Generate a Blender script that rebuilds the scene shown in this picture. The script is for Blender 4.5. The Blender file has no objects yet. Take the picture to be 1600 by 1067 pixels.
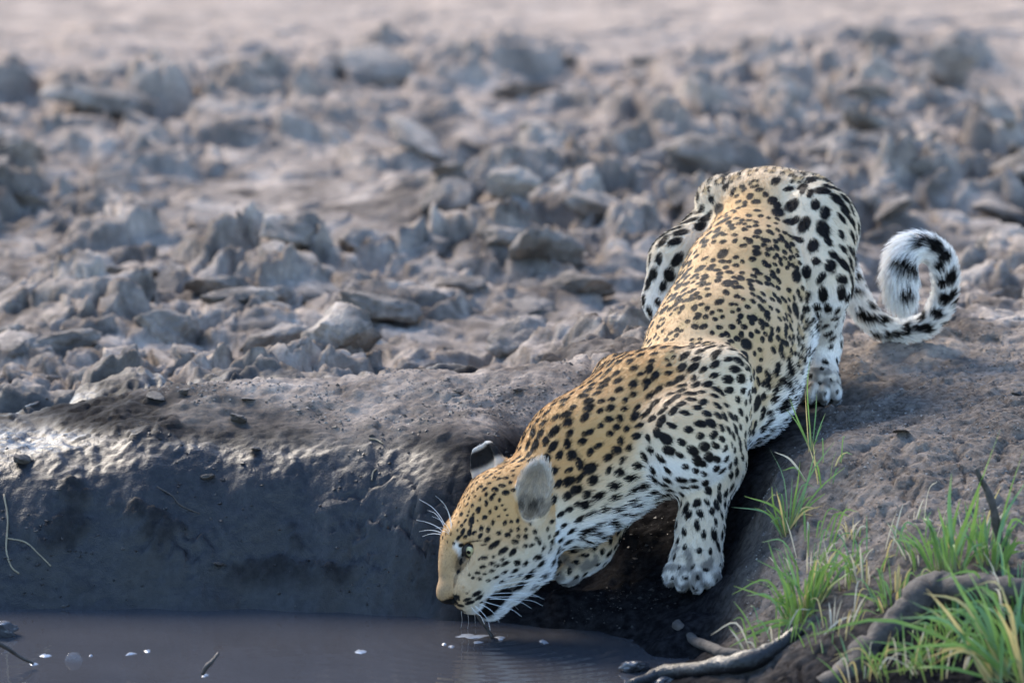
import bpy, bmesh, math, random
import numpy as np
from mathutils import Vector, Matrix

random.seed(7)
rng = np.random.default_rng(11)
SC = bpy.context.scene
COL = SC.collection

# ------------------------------------------------------------------ camera
PITCH = math.radians(10.0)
DIST = 16.0
FPX = 14400.0                       # focal length in pixels of a 1600 px wide frame
CF = np.array([0.0, math.cos(PITCH), -math.sin(PITCH)])
CU = np.array([0.0, math.sin(PITCH), math.cos(PITCH)])
CR = np.array([1.0, 0.0, 0.0])
CPOS = -DIST * CF + 0.463 * CU
cam_d = bpy.data.cameras.new('camera')
cam = bpy.data.objects.new('camera', cam_d)
COL.objects.link(cam)
cam.location = Vector(CPOS)
cam.rotation_euler = (math.pi / 2 - PITCH, 0.0, 0.0)
cam_d.sensor_width = 36.0
cam_d.lens = 36.0 * FPX / 1600.0
cam_d.clip_start = 0.5
cam_d.clip_end = 600.0
cam_d.dof.use_dof = True
cam_d.dof.focus_distance = 15.93
cam_d.dof.aperture_fstop = 3.7
SC.camera = cam

# ------------------------------------------------------------------ light
SUN_EL, SUN_AZ = math.radians(38.0), math.radians(-34.0)     # azimuth from +Y (away from camera) towards +X
world = bpy.data.worlds.new('World')
SC.world = world
world.use_nodes = True
wn = world.node_tree
sky = wn.nodes.new('ShaderNodeTexSky')
sky.sky_type = 'NISHITA'
sky.sun_disc = False
sky.sun_elevation = SUN_EL
sky.sun_rotation = SUN_AZ
sky.dust_density = 0.05
sky.ozone_density = 2.6
sky.air_density = 1.0
wn.links.new(sky.outputs[0], wn.nodes['Background'].inputs[0])
wn.nodes['Background'].inputs[1].default_value = 0.15
sun_d = bpy.data.lights.new('sun', 'SUN')
sun_d.energy = 2.5
sun_d.angle = math.radians(26.0)
sun_d.color = (1.0, 0.87, 0.70)
sun = bpy.data.objects.new('sun', sun_d)
COL.objects.link(sun)
sdir = Vector((math.sin(SUN_AZ) * math.cos(SUN_EL), math.cos(SUN_AZ) * math.cos(SUN_EL), math.sin(SUN_EL)))
sun.rotation_euler = sdir.to_track_quat('Z', 'Y').to_euler()
sun.location = sdir * 30
SC.view_settings.view_transform = 'Standard'
SC.view_settings.look = 'None'
SC.view_settings.exposure = 1.8
SC.view_settings.gamma = 1.0
SC.view_settings.use_curve_mapping = False
SC.render.engine = 'CYCLES'
SC.cycles.use_denoising = True
SC.cycles.max_bounces = 6

# ------------------------------------------------------------------ helpers
def P(px, py, Y):
    """world point at depth plane Y that lies behind pixel (px, py) of the photograph"""
    r = CF + (px - 800.0) / FPX * CR + (533.5 - py) / FPX * CU
    t = (Y - CPOS[1]) / r[1]
    return CPOS + t * r

def unit(v):
    v = np.asarray(v, float)
    return v / (np.linalg.norm(v) + 1e-12)

_perm = np.random.default_rng(5).permutation(256)
_grad = np.random.default_rng(6).normal(size=(256, 3))
_grad /= np.linalg.norm(_grad, axis=1)[:, None]

_G = _grad.astype(np.float32)
_pm = np.concatenate([_perm, _perm, _perm]).astype(np.int32)
def perlin(p, scale=1.0, off=0.0):
    p = np.asarray(p, np.float64) * scale + off
    i = np.floor(p)
    f = (p - i).astype(np.float32)
    i = i.astype(np.int64).astype(np.int32) & 255
    fx, fy, fz = (np.ascontiguousarray(f[:, k]) for k in range(3))
    ux, uy, uz = (q * q * q * (q * (q * 6 - 15) + 10) for q in (fx, fy, fz))
    def corner(h, dx, dy, dz):
        g = _G[h]
        return g[:, 0] * (fx - dx) + g[:, 1] * (fy - dy) + g[:, 2] * (fz - dz)
    def row(hy, dx, dy):
        a = corner(_pm[hy + i[:, 2]], dx, dy, 0)
        return a + uz * (corner(_pm[hy + i[:, 2] + 1], dx, dy, 1) - a)
    def plane(hx, dx):
        a = row(_pm[hx + i[:, 1]], dx, 0)
        return a + uy * (row(_pm[hx + i[:, 1] + 1], dx, 1) - a)
    a = plane(_pm[i[:, 0]], 0)
    return ((a + ux * (plane(_pm[i[:, 0] + 1], 1) - a)) * 1.5).astype(np.float64)

def fbm(p, scale, octaves=4, gain=0.5, off=0.0, ridged=False):
    s, a, tot = 0, 1.0, 0
    for k in range(octaves):
        n = perlin(p, scale * 2 ** k, off + 17.3 * k)
        if ridged:
            n = 1 - 2 * np.abs(n)
        s = s + a * n
        tot += a
        a *= gain
    return s / tot

def hash2(ix, iy, k):
    v = np.sin(ix * 127.1 + iy * 311.7 + k * 74.7) * 43758.5453
    return v - np.floor(v)

def worley(x, y, cell, k=0):
    """F1, F2, and id / centre of the nearest cell on a jittered grid"""
    gx, gy = np.floor(x / cell), np.floor(y / cell)
    f1 = np.full(x.shape, 1e9); f2 = np.full(x.shape, 1e9)
    cx = np.zeros_like(x); cy = np.zeros_like(x); ix = np.zeros_like(x); iy = np.zeros_like(x)
    for a in (-1, 0, 1):
        for b in (-1, 0, 1):
            qx, qy = gx + a, gy + b
            px = (qx + 0.1 + 0.8 * hash2(qx, qy, k)) * cell
            py = (qy + 0.1 + 0.8 * hash2(qx, qy, k + 1)) * cell
            d = np.hypot(px - x, py - y)
            m = d < f1
            f2 = np.where(m, f1, np.minimum(f2, d))
            cx = np.where(m, px, cx); cy = np.where(m, py, cy)
            ix = np.where(m, qx, ix); iy = np.where(m, qy, iy)
            f1 = np.where(m, d, f1)
    return f1 / cell, f2 / cell, cx, cy, ix, iy

def sstep(a, b, x):
    t = np.clip((x - a) / (b - a), 0, 1)
    return t * t * (3 - 2 * t)

def mesh_from(name, V, F, smooth=True):
    me = bpy.data.meshes.new(name)
    V = np.asarray(V, np.float32)
    F = np.asarray(F, np.int32)
    n = F.shape[1]
    me.vertices.add(len(V)); me.vertices.foreach_set('co', V.ravel())
    me.loops.add(F.size); me.loops.foreach_set('vertex_index', F.ravel())
    me.polygons.add(len(F))
    me.polygons.foreach_set('loop_start', np.arange(0, F.size, n, dtype=np.int32))
    me.polygons.foreach_set('loop_total', np.full(len(F), n, np.int32))
    me.polygons.foreach_set('use_smooth', np.full(len(F), smooth))
    me.update(); me.validate()
    return me

def link(name, data, mat=None, parent=None, label=None, cat=None, group=None, kind=None):
    o = bpy.data.objects.new(name, data)
    COL.objects.link(o)
    if mat is not None and data is not None and not len(data.materials):
        data.materials.append(mat)
    if parent is not None:
        o.parent = parent
    tag(o, label, cat, group, kind)
    return o

def tag(o, label=None, cat=None, group=None, kind=None):
    for k, v in (('label', label), ('category', cat), ('group', group), ('kind', kind)):
        if v:
            o[k] = v
    return o

def tube(points, radii, seg=8, rough=0.0, seed=0, cap=True):
    """vertices and faces (quads) of a tapered bent tube"""
    pts = np.asarray(points, float); n = len(pts)
    r = np.broadcast_to(np.asarray(radii, float), (n,))
    lr = np.random.default_rng(seed)
    T = np.gradient(pts, axis=0); T /= np.linalg.norm(T, axis=1)[:, None] + 1e-12
    ref = np.array([0.13, 0.37, 0.92]) if abs(T[0] @ np.array([0.13, 0.37, 0.92])) < 0.9 else np.array([1.0, 0, 0])
    V = []
    for k in range(n):
        a = unit(np.cross(T[k], ref)); b = np.cross(T[k], a); ref = np.cross(a, T[k])
        ref = unit(ref)
        for j in range(seg):
            t = 2 * math.pi * j / seg
            rr = r[k] * (1 + rough * lr.normal())
            V.append(pts[k] + rr * (math.cos(t) * a + math.sin(t) * b))
    F = []
    for k in range(n - 1):
        for j in range(seg):
            F.append((k * seg + j, k * seg + (j + 1) % seg, (k + 1) * seg + (j + 1) % seg, (k + 1) * seg + j))
    if cap:
        c0, c1 = len(V), len(V) + 1
        V.append(pts[0]); V.append(pts[-1])
        for j in range(0, seg, 2):
            F.append((c0, (j + 2) % seg, (j + 1) % seg, j))
            m = (n - 1) * seg
            F.append((c1, m + j, m + (j + 1) % seg, m + (j + 2) % seg))
    return np.array(V), np.array(F)

def spline(ctrl, n):
    """Catmull-Rom through control points"""
    c = np.asarray(ctrl, float)
    c = np.vstack([2 * c[0] - c[1], c, 2 * c[-1] - c[-2]])
    m = len(c) - 3
    out = []
    for t in np.linspace(0, m - 1e-6, n):
        i = int(t); f = t - i
        p0, p1, p2, p3 = c[i:i + 4]
        out.append(0.5 * ((2 * p1) + (-p0 + p2) * f + (2 * p0 - 5 * p1 + 4 * p2 - p3) * f * f + (-p0 + 3 * p1 - 3 * p2 + p3) * f ** 3))
    return np.array(out)

class Mat:
    """small node-graph helper"""
    def __init__(s, name):
        s.m = bpy.data.materials.new(name); s.m.use_nodes = True
        s.t = s.m.node_tree; s.b = s.t.nodes['Principled BSDF']
    def n(s, kind, **kw):
        nd = s.t.nodes.new(kind)
        for k, v in kw.items():
            setattr(nd, k, v)
        return nd
    def put(s, inp, v):
        if isinstance(v, bpy.types.NodeSocket):
            s.t.links.new(v, inp)
        else:
            inp.default_value = v
    def set(s, **kw):
        for k, v in kw.items():
            s.put(s.b.inputs[k.replace('_', ' ')], v)
        return s
    def coord(s, which='Object'):
        return s.n('ShaderNodeTexCoord').outputs[which]
    def attr(s, name):
        return s.n('ShaderNodeAttribute', attribute_name=name)
    def noise(s, scale, detail=4, rough=0.55, vec=None, dist=0.0):
        nd = s.n('ShaderNodeTexNoise')
        nd.inputs['Scale'].default_value = scale; nd.inputs['Detail'].default_value = detail
        nd.inputs['Roughness'].default_value = rough; nd.inputs['Distortion'].default_value = dist
        s.put(nd.inputs['Vector'], vec if vec is not None else s.coord())
        return nd.outputs['Fac']
    def mix(s, f, a, b, blend='MIX'):
        nd = s.n('ShaderNodeMix', data_type='RGBA', blend_type=blend)
        s.put(nd.inputs[0], f); s.put(nd.inputs[6], a); s.put(nd.inputs[7], b)
        return nd.outputs[2]
    def ramp(s, v, stops):
        nd = s.n('ShaderNodeValToRGB')
        e = nd.color_ramp.elements
        while len(e) < len(stops):
            e.new(0.5)
        for k, (p, c) in enumerate(stops):
            e[k].position = p
            e[k].color = c if isinstance(c, tuple) else (c, c, c, 1)
        s.put(nd.inputs[0], v)
        return nd.outputs[0]
    def math(s, op, a, b=0.0, c=0.0):
        nd = s.n('ShaderNodeMath', operation=op)
        s.put(nd.inputs[0], a); s.put(nd.inputs[1], b); s.put(nd.inputs[2], c)
        return nd.outputs[0]
    def bump(s, h, dist, strength=1.0, normal=None):
        nd = s.n('ShaderNodeBump')
        s.put(nd.inputs['Height'], h)
        nd.inputs['Distance'].default_value = dist; s.put(nd.inputs['Strength'], strength)
        if normal is not None:
            s.put(nd.inputs['Normal'], normal)
        return nd.outputs['Normal']

def rgb(r, g, b):
    return (r, g, b, 1.0)

# ------------------------------------------------------------------ terrain: pool, bank, churned mud field
CTRL = []                                                   # (X, Y, Z) the bank's large shape passes through
def cpx(px, py, Y):
    CTRL.append(tuple(P(px, py, Y)))
def cw(x, y, z):
    CTRL.append((x, y, z))
for px, ycrest, yw in ((-700, 650, 0.03), (-350, 655, 0.02), (-60, 648, 0.0), (90, 634, 0.0), (240, 604, 0.0), (400, 596, 0.0), (540, 592, -0.03), (650, 585, -0.065), (760, 578, -0.11)):
    crest = P(px, ycrest, 0.40)
    x, zc = crest[0], crest[2]
    s = zc / 0.335
    for y, z in ((yw - 0.35, -0.10), (yw - 0.08, -0.045), (yw, 0.0), (yw + 0.030, 0.095), (yw * 0.9 + 0.075, 0.19), (yw * 0.7 + 0.125, 0.25), (yw * 0.4 + 0.19, 0.285), (0.29, 0.308), (0.41, 0.335), (0.55, 0.27), (0.72, 0.21)):
        cw(x, y, z * s if z > 0 else z)
# below the leopard
for x, pts in ((0.055, ((-0.4, -0.09), (-0.16, 0.0), (-0.06, 0.05), (0.05, 0.13), (0.18, 0.25), (0.30, 0.325), (0.42, 0.355), (0.6, 0.28), (0.75, 0.22))),
               (0.124, ((-0.3, -0.06), (-0.18, 0.0), (-0.06, 0.045), (0.05, 0.115), (0.20, 0.25), (0.35, 0.335), (0.5, 0.345), (0.65, 0.29), (0.8, 0.22))),
               (0.20, ((-0.42, -0.045), (-0.24, 0.012), (-0.12, 0.05), (0.0, 0.115), (0.2, 0.225))),
               (0.31, ((-0.42, 0.005), (-0.2, 0.07), (-0.05, 0.13), (0.1, 0.2), (0.25, 0.27), (0.42, 0.325), (0.6, 0.35), (0.8, 0.29)))):
    for y, z in pts:
        cw(x, y, z)
for a in ((1200, 705, 0.10), (1160, 765, 0.0), (1180, 805, -0.09), (1150, 880, -0.2), (1100, 950, -0.3), (1050, 990, -0.38),
          (1285, 628, 0.36), (1240, 660, 0.22),
          (1205, 830, -0.30), (1212, 745, -0.16), (1290, 690, -0.05), (1400, 650, 0.1), (1450, 600, 0.35), (1550, 560, 0.55),
          (1400, 532, 0.65), (1600, 498, 0.82), (1480, 512, 0.76), (1350, 530, 0.70), (1700, 500, 0.85), (1850, 510, 0.8),
          (1250, 850, -0.40), (1300, 780, -0.30), (1300, 900, -0.55), (1200, 950, -0.50), (1100, 1022, -0.55), (1150, 1062, -0.76),
          (1300, 1050, -0.85), (1400, 1000, -0.85), (1500, 900, -0.70), (1600, 1060, -1.05), (1450, 780, -0.40), (1600, 700, -0.20),
          (1600, 850, -0.60), (1750, 700, -0.2), (1800, 900, -0.7), (1800, 1060, -1.1), (1900, 800, -0.4)):
    cpx(*a)
for a in ((0.08, -0.125, 0.045), (0.14, -0.135, 0.045), (0.6, 1.0, 0.3), (0.9, 1.1, 0.3), (1.2, 1.1, 0.3), (0.2, -0.52, -0.04), (0.19, -0.72, -0.03), (0.1, -0.6, -0.08), (0.3, -0.95, -0.03),
          (-0.3, -0.8, -0.12), (-0.9, -0.8, -0.12), (0.0, -1.3, -0.12), (0.5, -1.4, -0.02), (1.0, -1.5, 0.05), (-0.9, -1.6, -0.1), (1.4, -1.6, 0.1),
          (-1.6, -0.6, -0.05), (1.6, 0.0, 0.32), (-1.5, 0.9, 0.2), (0.0, 1.0, 0.2), (-0.8, 1.0, 0.2)):
    cw(*a)
CTRL = np.array(CTRL)
_c2 = 0.03 ** 2
def _kern(ax, ay, bx, by):
    return np.sqrt((ax - bx) ** 2 + (ay - by) ** 2 + _c2)
_n = len(CTRL)
_A = _kern(CTRL[:, None, 0], CTRL[:, None, 1], CTRL[None, :, 0], CTRL[None, :, 1]) - 0.002 * np.eye(_n)
_w = np.linalg.solve(np.block([[_A, np.ones((_n, 1))], [np.ones((1, _n)), np.zeros((1, 1))]]), np.append(CTRL[:, 2], 0.0))

def base_z(x, y):
    out = np.full(x.shape, _w[-1])
    for k in range(_n):
        out += _w[k] * _kern(x, y, CTRL[k, 0], CTRL[k, 1])
    return out

def clods(x, y, cell, k, amp):
    """blocks of broken mud: every cell its own height and tilt, with rounded broken edges"""
    f1, f2, cx, cy, ix, iy = worley(x, y, cell, k)
    a = hash2(ix, iy, k + 5)
    gx = (hash2(ix, iy, k + 6) - 0.5) * 0.7
    gy = (hash2(ix, iy, k + 7) - 0.5) * 0.7
    h = amp * (a ** 1.5) * 0.8 + np.clip((gx * (x - cx) + gy * (y - cy)) * a, -amp * 0.5, amp * 0.35)
    e = sstep(0.0, 0.22, f2 - f1)
    return h * e

def field_z(x, y):
    p = np.stack([x, y, np.zeros_like(x)], 1)
    wx = x + 0.10 * fbm(p, 5.0, 4) ; wy = y + 0.10 * fbm(p, 5.0, 4, off=40.0)
    calm = sstep(-0.25, 0.45, fbm(p, 1.1, 3, off=9.0))                       # patches of flat trampled mud
    far = 1 - sstep(3.9, 6.2, y + 0.5 * perlin(p, 1.3, 3.0) - 0.25 * np.clip(x, 0, 1.5))
    amp = (0.15 + 0.85 * (1 - calm)) * (0.10 + 0.90 * far)
    h = amp * (clods(wx, wy, 0.34, 0, 0.095) + clods(wx, wy, 0.17, 20, 0.082) + clods(wx, wy, 0.085, 40, 0.036) + clods(wx, wy, 0.04, 50, 0.014))
    h += 0.035 * fbm(p, 1.6, 3, off=2.0) + 0.036 * fbm(p, 9.0, 5, ridged=True, off=5.0) * amp + 0.010 * fbm(p, 18.0, 3, off=8.0) * (0.3 + 0.7 * amp)
    return h

def ground_z(x, y, detail=True):
    x = np.asarray(x, float); y = np.asarray(y, float)
    near = base_z(x, y)
    # beyond the modelled bank the surface goes on as the flat mud pan
    R = np.maximum(np.abs(x) / 1.5, np.abs(y + 0.2) / 1.3)
    w_far = sstep(0.95, 1.7, R)
    flat = np.where(y > 0.3, 0.20 + 0.0 * y, np.where(x > 0.5, 0.25, 0.25 * sstep(-1.2, -3.5, y)))
    flat = np.where((y <= 0.3) & (x <= 0.5), np.maximum(flat, 0.28 * sstep(-1.6, -2.6, x)) - 0.06, flat)
    z = near * (1 - w_far) + flat * w_far
    crest_y = 0.48 + 0.28 * sstep(0.2, 0.6, x)
    w_field = sstep(crest_y, crest_y + 0.28, y)
    if not detail:
        return z + w_field * 0
    p = np.stack([x, y, z], 1)
    out = z.copy()
    m = w_field > 0
    if m.any():
        out[m] += w_field[m] * field_z(x[m], y[m])
    bank = 1 - w_field
    wet = wet_and_shade(x, y, z, p)
    rough = (1 - 0.25 * wet)
    under = sstep(-0.02, 0.015, z)
    d = 0.020 * fbm(p, 5.0, 3, off=3.0) + (0.011 + 0.008 * sstep(0.3, 0.5, x)) * fbm(p, 16.0, 4, off=7.0) * rough + 0.0070 * fbm(p, 60.0, 3, off=1.0) * (0.25 + 0.75 * rough ** 2)
    # crumbs and small lumps on the dry rim
    c = clods(x + 0.01 * perlin(p, 40.0), y + 0.01 * perlin(p, 40.0, 9.0), 0.034, 60, 0.013)
    crumb = sstep(0.05, 0.5, fbm(p, 4.0, 3, off=21.0) + 0.2) * sstep(0.2, 0.3, z)
    d += c * (0.25 + 0.9 * crumb) * rough
    # torn, lumpy belt low on the wet face, drip grooves at the waterline, cracks beside the leopard's head
    belt = np.exp(-((z - 0.085) / 0.05) ** 2) * sstep(0.0, 0.5, fbm(p * np.array([1, 1, 0.5]), 6.5, 3, off=31.0) + 0.12) * (x < 0.2)
    d += 0.034 * belt * fbm(p, 26.0, 4, ridged=True, off=4.0)
    groove = (x < 0.05) * np.exp(-((z - 0.03) / 0.03) ** 2)
    d += 0.006 * groove * perlin(np.stack([x, 0 * x, 0 * x], 1), 38.0, 2.0)
    f1, f2, *_ = worley(x + 0.03 * perlin(p, 22.0), z + 0.5 * y + 0.03 * perlin(p, 22.0, 5.0), 0.085, 80)
    crack_zone = np.exp(-((x + 0.17) / 0.14) ** 2) * sstep(0.02, 0.06, z) * (1 - sstep(0.18, 0.25, z)) + 0.5 * sstep(0.2, 0.4, x) * (y < -0.1) * sstep(0.02, 0.05, z)
    d -= 0.020 * crack_zone * (1 - sstep(0.0, 0.07, f2 - f1))
    torn = sstep(0.12, 0.26, fbm(p * np.array([1, 1, 1.3]), 6.0, 4, off=90.0)) * sstep(0.02, 0.06, z) * (1 - sstep(0.24, 0.29, z)) * (x < 0.1)
    d += 0.016 * torn * fbm(p, 34.0, 4, ridged=True, off=6.0)
    # slide marks below the paws
    sl = (x - 0.22) * 0.8 + (y + 0.3) * 0.35
    d -= 0.010 * np.exp(-((x - 0.27) / 0.12) ** 2 - ((y + 0.32) / 0.08) ** 2) * np.clip(np.sin(sl * 90), -0.2, 1)
    out += bank * d * under
    return out

def wet_and_shade(x, y, z, p):
    """how wet (dark, glossy) the mud is: pool face on the left, damp hollow by the leopard with its shade painted in"""
    n = fbm(p, 5.0, 4, off=12.0)
    lip = 0.285 + 0.03 * sstep(0.0, 0.2, x) + 0.02 * sstep(-0.4, -0.7, x) + 0.06 * n
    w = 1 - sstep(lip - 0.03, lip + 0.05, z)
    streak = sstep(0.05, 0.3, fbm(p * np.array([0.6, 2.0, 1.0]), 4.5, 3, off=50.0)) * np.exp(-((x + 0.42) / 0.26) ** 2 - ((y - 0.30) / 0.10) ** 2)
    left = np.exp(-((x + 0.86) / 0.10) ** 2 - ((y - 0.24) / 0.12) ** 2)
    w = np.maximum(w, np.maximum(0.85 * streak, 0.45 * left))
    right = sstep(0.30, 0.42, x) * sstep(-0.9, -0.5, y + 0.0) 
    damp_shade = np.exp(-((x - 0.35 - 0.28 * (y + 0.1) + 0.05 * n) / 0.135) ** 2)  # hollow by the leopard: damp mud, darkened further to paint in its shade
    w = w * (1 - right * (1 - damp_shade)) 
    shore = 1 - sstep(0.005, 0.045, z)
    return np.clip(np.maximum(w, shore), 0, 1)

def stepped(segs):
    out = [segs[0][0]]
    for a, b, d in segs:
        n = max(1, int(round((b - a) / d)))
        out += list(a + (b - a) * (np.arange(1, n + 1) / n))
    return np.array(out)

def grow(start, end, first, ratio=1.35):
    out, d, x = [], first, start
    sgn = 1 if end > start else -1
    while (end - x) * sgn > 0:
        x += sgn * d; d *= ratio
        out.append(x)
    return out

if True:
    xs = np.concatenate([grow(-1.7, -120, 0.014)[::-1], stepped([(-1.7, -0.95, 0.011), (-0.95, 0.95, 0.0048), (0.95, 1.7, 0.011)]), grow(1.7, 120, 0.014)])
    ys = np.concatenate([grow(-1.15, -60, 0.02)[::-1], stepped([(-1.15, -0.05, 0.0055), (-0.05, 0.30, 0.0032), (0.30, 0.9, 0.0055), (0.9, 6.4, 0.0115)]), grow(6.4, 200, 0.014)])
    gx, gy = np.meshgrid(xs, ys)
    fx, fy = gx.ravel(), gy.ravel()
    fz = ground_z(fx, fy)
    far_drop = sstep(10.0, 40.0, np.maximum(np.abs(fx), np.abs(fy)))
    fz = fz * (1 - far_drop) + 0.2 * far_drop
    GZ = fz.reshape(len(ys), len(xs))
    def ground_at(x, y):
        """height of the finished ground, read off its grid"""
        x = np.asarray(x, float); y = np.asarray(y, float)
        i = np.clip(np.searchsorted(xs, x) - 1, 0, len(xs) - 2); j = np.clip(np.searchsorted(ys, y) - 1, 0, len(ys) - 2)
        u = (x - xs[i]) / (xs[i + 1] - xs[i]); v = (y - ys[j]) / (ys[j + 1] - ys[j])
        return (GZ[j, i] * (1 - u) + GZ[j, i + 1] * u) * (1 - v) + (GZ[j + 1, i] * (1 - u) + GZ[j + 1, i + 1] * u) * v
    idx = np.arange(len(fx)).reshape(len(ys), len(xs))
    F = np.stack([idx[:-1, :-1], idx[:-1, 1:], idx[1:, 1:], idx[1:, :-1]], -1).reshape(-1, 4)
    V = np.stack([fx, fy, fz], 1)
    # small sideways jitter so that steep broken faces are not a clean height field
    jit = 0.8 * (sstep(0.5, 0.8, fy) * (fy < 6))[:, None]
    V[:, 0] += 0.022 * jit[:, 0] * fbm(V * np.array([1, 1, 2.0]), 22.0, 3)
    V[:, 1] += 0.022 * jit[:, 0] * fbm(V * np.array([1, 1, 2.0]), 22.0, 3, off=33.0)
    gme = mesh_from('ground', V, F)
    pz = base_z(fx, fy)
    pw = np.stack([fx, fy, pz], 1)
    wet = wet_and_shade(fx, fy, pz, pw) * (1 - sstep(0.55, 0.75, fy))  # wet mud, plus the painted shade beside the leopard
    # the trodden earth right of the leopard: brown and damp but not shiny
    brown = sstep(0.18, 0.42, fx) * (1 - sstep(0.5, 0.9, fy)) * (0.75 + 0.5 * fbm(pw, 3.0, 3, off=70.0)) * (1 - 0.55 * sstep(0.25, 0.6, fy) )
    var = np.clip(0.15 + 0.85 * sstep(2.6, 5.4, fy + 0.8 * fbm(np.stack([fx, fy, 0 * fx], 1), 1.2, 3, off=60.0)) + 0.12 * (fy < 0.75), 0, 1)
    at = gme.attributes.new('mud', 'FLOAT_COLOR', 'POINT')
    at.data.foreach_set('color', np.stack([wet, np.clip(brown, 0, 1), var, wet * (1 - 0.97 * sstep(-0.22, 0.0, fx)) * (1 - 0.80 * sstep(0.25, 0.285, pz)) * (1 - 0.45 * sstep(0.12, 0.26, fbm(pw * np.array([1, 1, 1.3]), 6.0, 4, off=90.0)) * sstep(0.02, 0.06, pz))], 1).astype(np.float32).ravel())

    M = Mat('mud')
    a = M.attr('mud'); sep = M.n('ShaderNodeSeparateColor'); M.put(sep.inputs[0], a.outputs['Color'])
    W, B, Vv = sep.outputs[0], sep.outputs[1], sep.outputs[2]
    n1 = M.noise(9.0, 6, 0.6); n2 = M.noise(70.0, 5, 0.65); n3 = M.noise(420.0, 3, 0.6)
    dry = M.mix(M.ramp(n1, [(0.35, 0.0), (0.65, 1.0)]), M.mix(Vv, rgb(0.105, 0.086, 0.072), rgb(0.245, 0.205, 0.176)), M.mix(Vv, rgb(0.42, 0.358, 0.304), rgb(0.47, 0.375, 0.305)))
    dry = M.mix(M.math('MULTIPLY', M.ramp(n2, [(0.35, 1.0), (0.55, 0.0)]), 0.45), dry, rgb(0.12, 0.108, 0.10))
    nd = M.noise(5.5, 6, 0.62, dist=0.8)
    dry = M.mix(M.math('MULTIPLY', M.ramp(nd, [(0.50, 0.0), (0.60, 1.0)]), M.math('MULTIPLY_ADD', Vv, -0.55, 0.7)), dry, rgb(0.055, 0.047, 0.042))
    brn = M.mix(M.ramp(n2, [(0.35, 0.0), (0.68, 1.0)]), rgb(0.040, 0.033, 0.028), rgb(0.185, 0.160, 0.140))
    brn = M.mix(M.ramp(n3, [(0.60, 0.0), (0.70, 1.0)]), brn, rgb(0.20, 0.165, 0.14))
    c = M.mix(B, dry, brn)
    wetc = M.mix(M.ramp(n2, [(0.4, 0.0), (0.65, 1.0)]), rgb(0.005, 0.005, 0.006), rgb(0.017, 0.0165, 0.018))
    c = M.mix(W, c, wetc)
    wr = M.math('MULTIPLY_ADD', n1, 0.35, 0.20)
    rough = M.n('ShaderNodeMix'); M.put(rough.inputs[0], a.outputs['Alpha']); rough.inputs[2].default_value = 0.92; M.put(rough.inputs[3], wr)
    h = M.math('ADD', M.math('MULTIPLY', n2, 1.0), M.math('MULTIPLY', n3, 0.35))
    bstr = M.n('ShaderNodeMix'); M.put(bstr.inputs[0], W); bstr.inputs[2].default_value = 0.9; bstr.inputs[3].default_value = 0.42
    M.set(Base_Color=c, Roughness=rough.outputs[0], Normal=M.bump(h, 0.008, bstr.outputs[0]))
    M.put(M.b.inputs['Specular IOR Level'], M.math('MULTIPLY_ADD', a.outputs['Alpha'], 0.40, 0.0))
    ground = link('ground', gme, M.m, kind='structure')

    # water of the pool
    wv = np.array([(-60, -30, 0), (3.0, -30, 0), (3.0, 1.5, 0), (-60, 1.5, 0)], float)
    wx = np.concatenate([[-8.0, -3.0], np.arange(-1.2, 0.45, 0.01), [0.6]])
    wy = np.concatenate([[-4.0, -2.0], np.arange(-1.15, 0.12, 0.01)])
    gx, gy = np.meshgrid(wx, wy); fx, fy = gx.ravel(), gy.ravel()
    # rings spreading from where the muzzle touches the water
    c = P(768, 992, -0.25)
    rr = np.hypot(fx - c[0], fy - c[1])
    z = 0.0013 * np.sin(rr * 2 * math.pi / 0.036) * np.exp(-rr / 0.22) + 0.0005 * fbm(np.stack([fx * 0.35, fy, 0 * fx], 1), 16.0, 3) + 0.00030 * perlin(np.stack([fx, fy * 1.0, 0 * fx], 1), 7.0)
    idx = np.arange(len(fx)).reshape(len(wy), len(wx))
    F = np.stack([idx[:-1, :-1], idx[:-1, 1:], idx[1:, 1:], idx[1:, :-1]], -1).reshape(-1, 4)
    wm = mesh_from('water', np.stack([fx, fy, z], 1), F)
    M = Mat('muddy_water')
    n = M.noise(5.0, 4, 0.5)
    M.set(Base_Color=M.mix(n, rgb(0.036, 0.037, 0.042), rgb(0.058, 0.057, 0.062)), Roughness=0.035, IOR=1.33, Normal=M.bump(M.noise(26.0, 2, 0.4), 0.0016, 0.4))
    link('water', wm, M.m, kind='structure')

# ------------------------------------------------------------------ leopard: one skin grown from a field of blended limbs
VOX = 0.003
BMIN = np.array([-0.17, -0.50, 0.00]); BMAX = np.array([0.82, 0.82, 0.76])
GN = np.ceil((BMAX - BMIN) / VOX).astype(int) + 1
PRIMS = []                                                  # every limb piece: used for shape and later for coat and hair flow

class Group:
    def __init__(s, name):
        s.name = name; s.items = []
    def cone(s, a, r1, b, r2, k=0.02, reg=None, flow=None, flat=None, **kw):
        a, b = np.array(a, float), np.array(b, float)
        d = dict(t='cone', a=a, b=b, r1=r1, r2=r2, k=k, reg=reg or s.name, flow=unit(flow) if flow is not None else unit(b - a), flat=flat, op=1, **kw)
        s.items.append(d); PRIMS.append(d); return d
    def ell(s, c, ax, r, k=0.02, reg=None, flow=None, op=1, **kw):
        A = np.array([unit(x) for x in ax])
        d = dict(t='ell', c=np.array(c, float), A=A, r=np.array(r, float), k=k, reg=reg or s.name, flow=unit(flow) if flow is not None else A[0], op=op, **kw)
        s.items.append(d)
        if op > 0:
            PRIMS.append(d)
        return d

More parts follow.
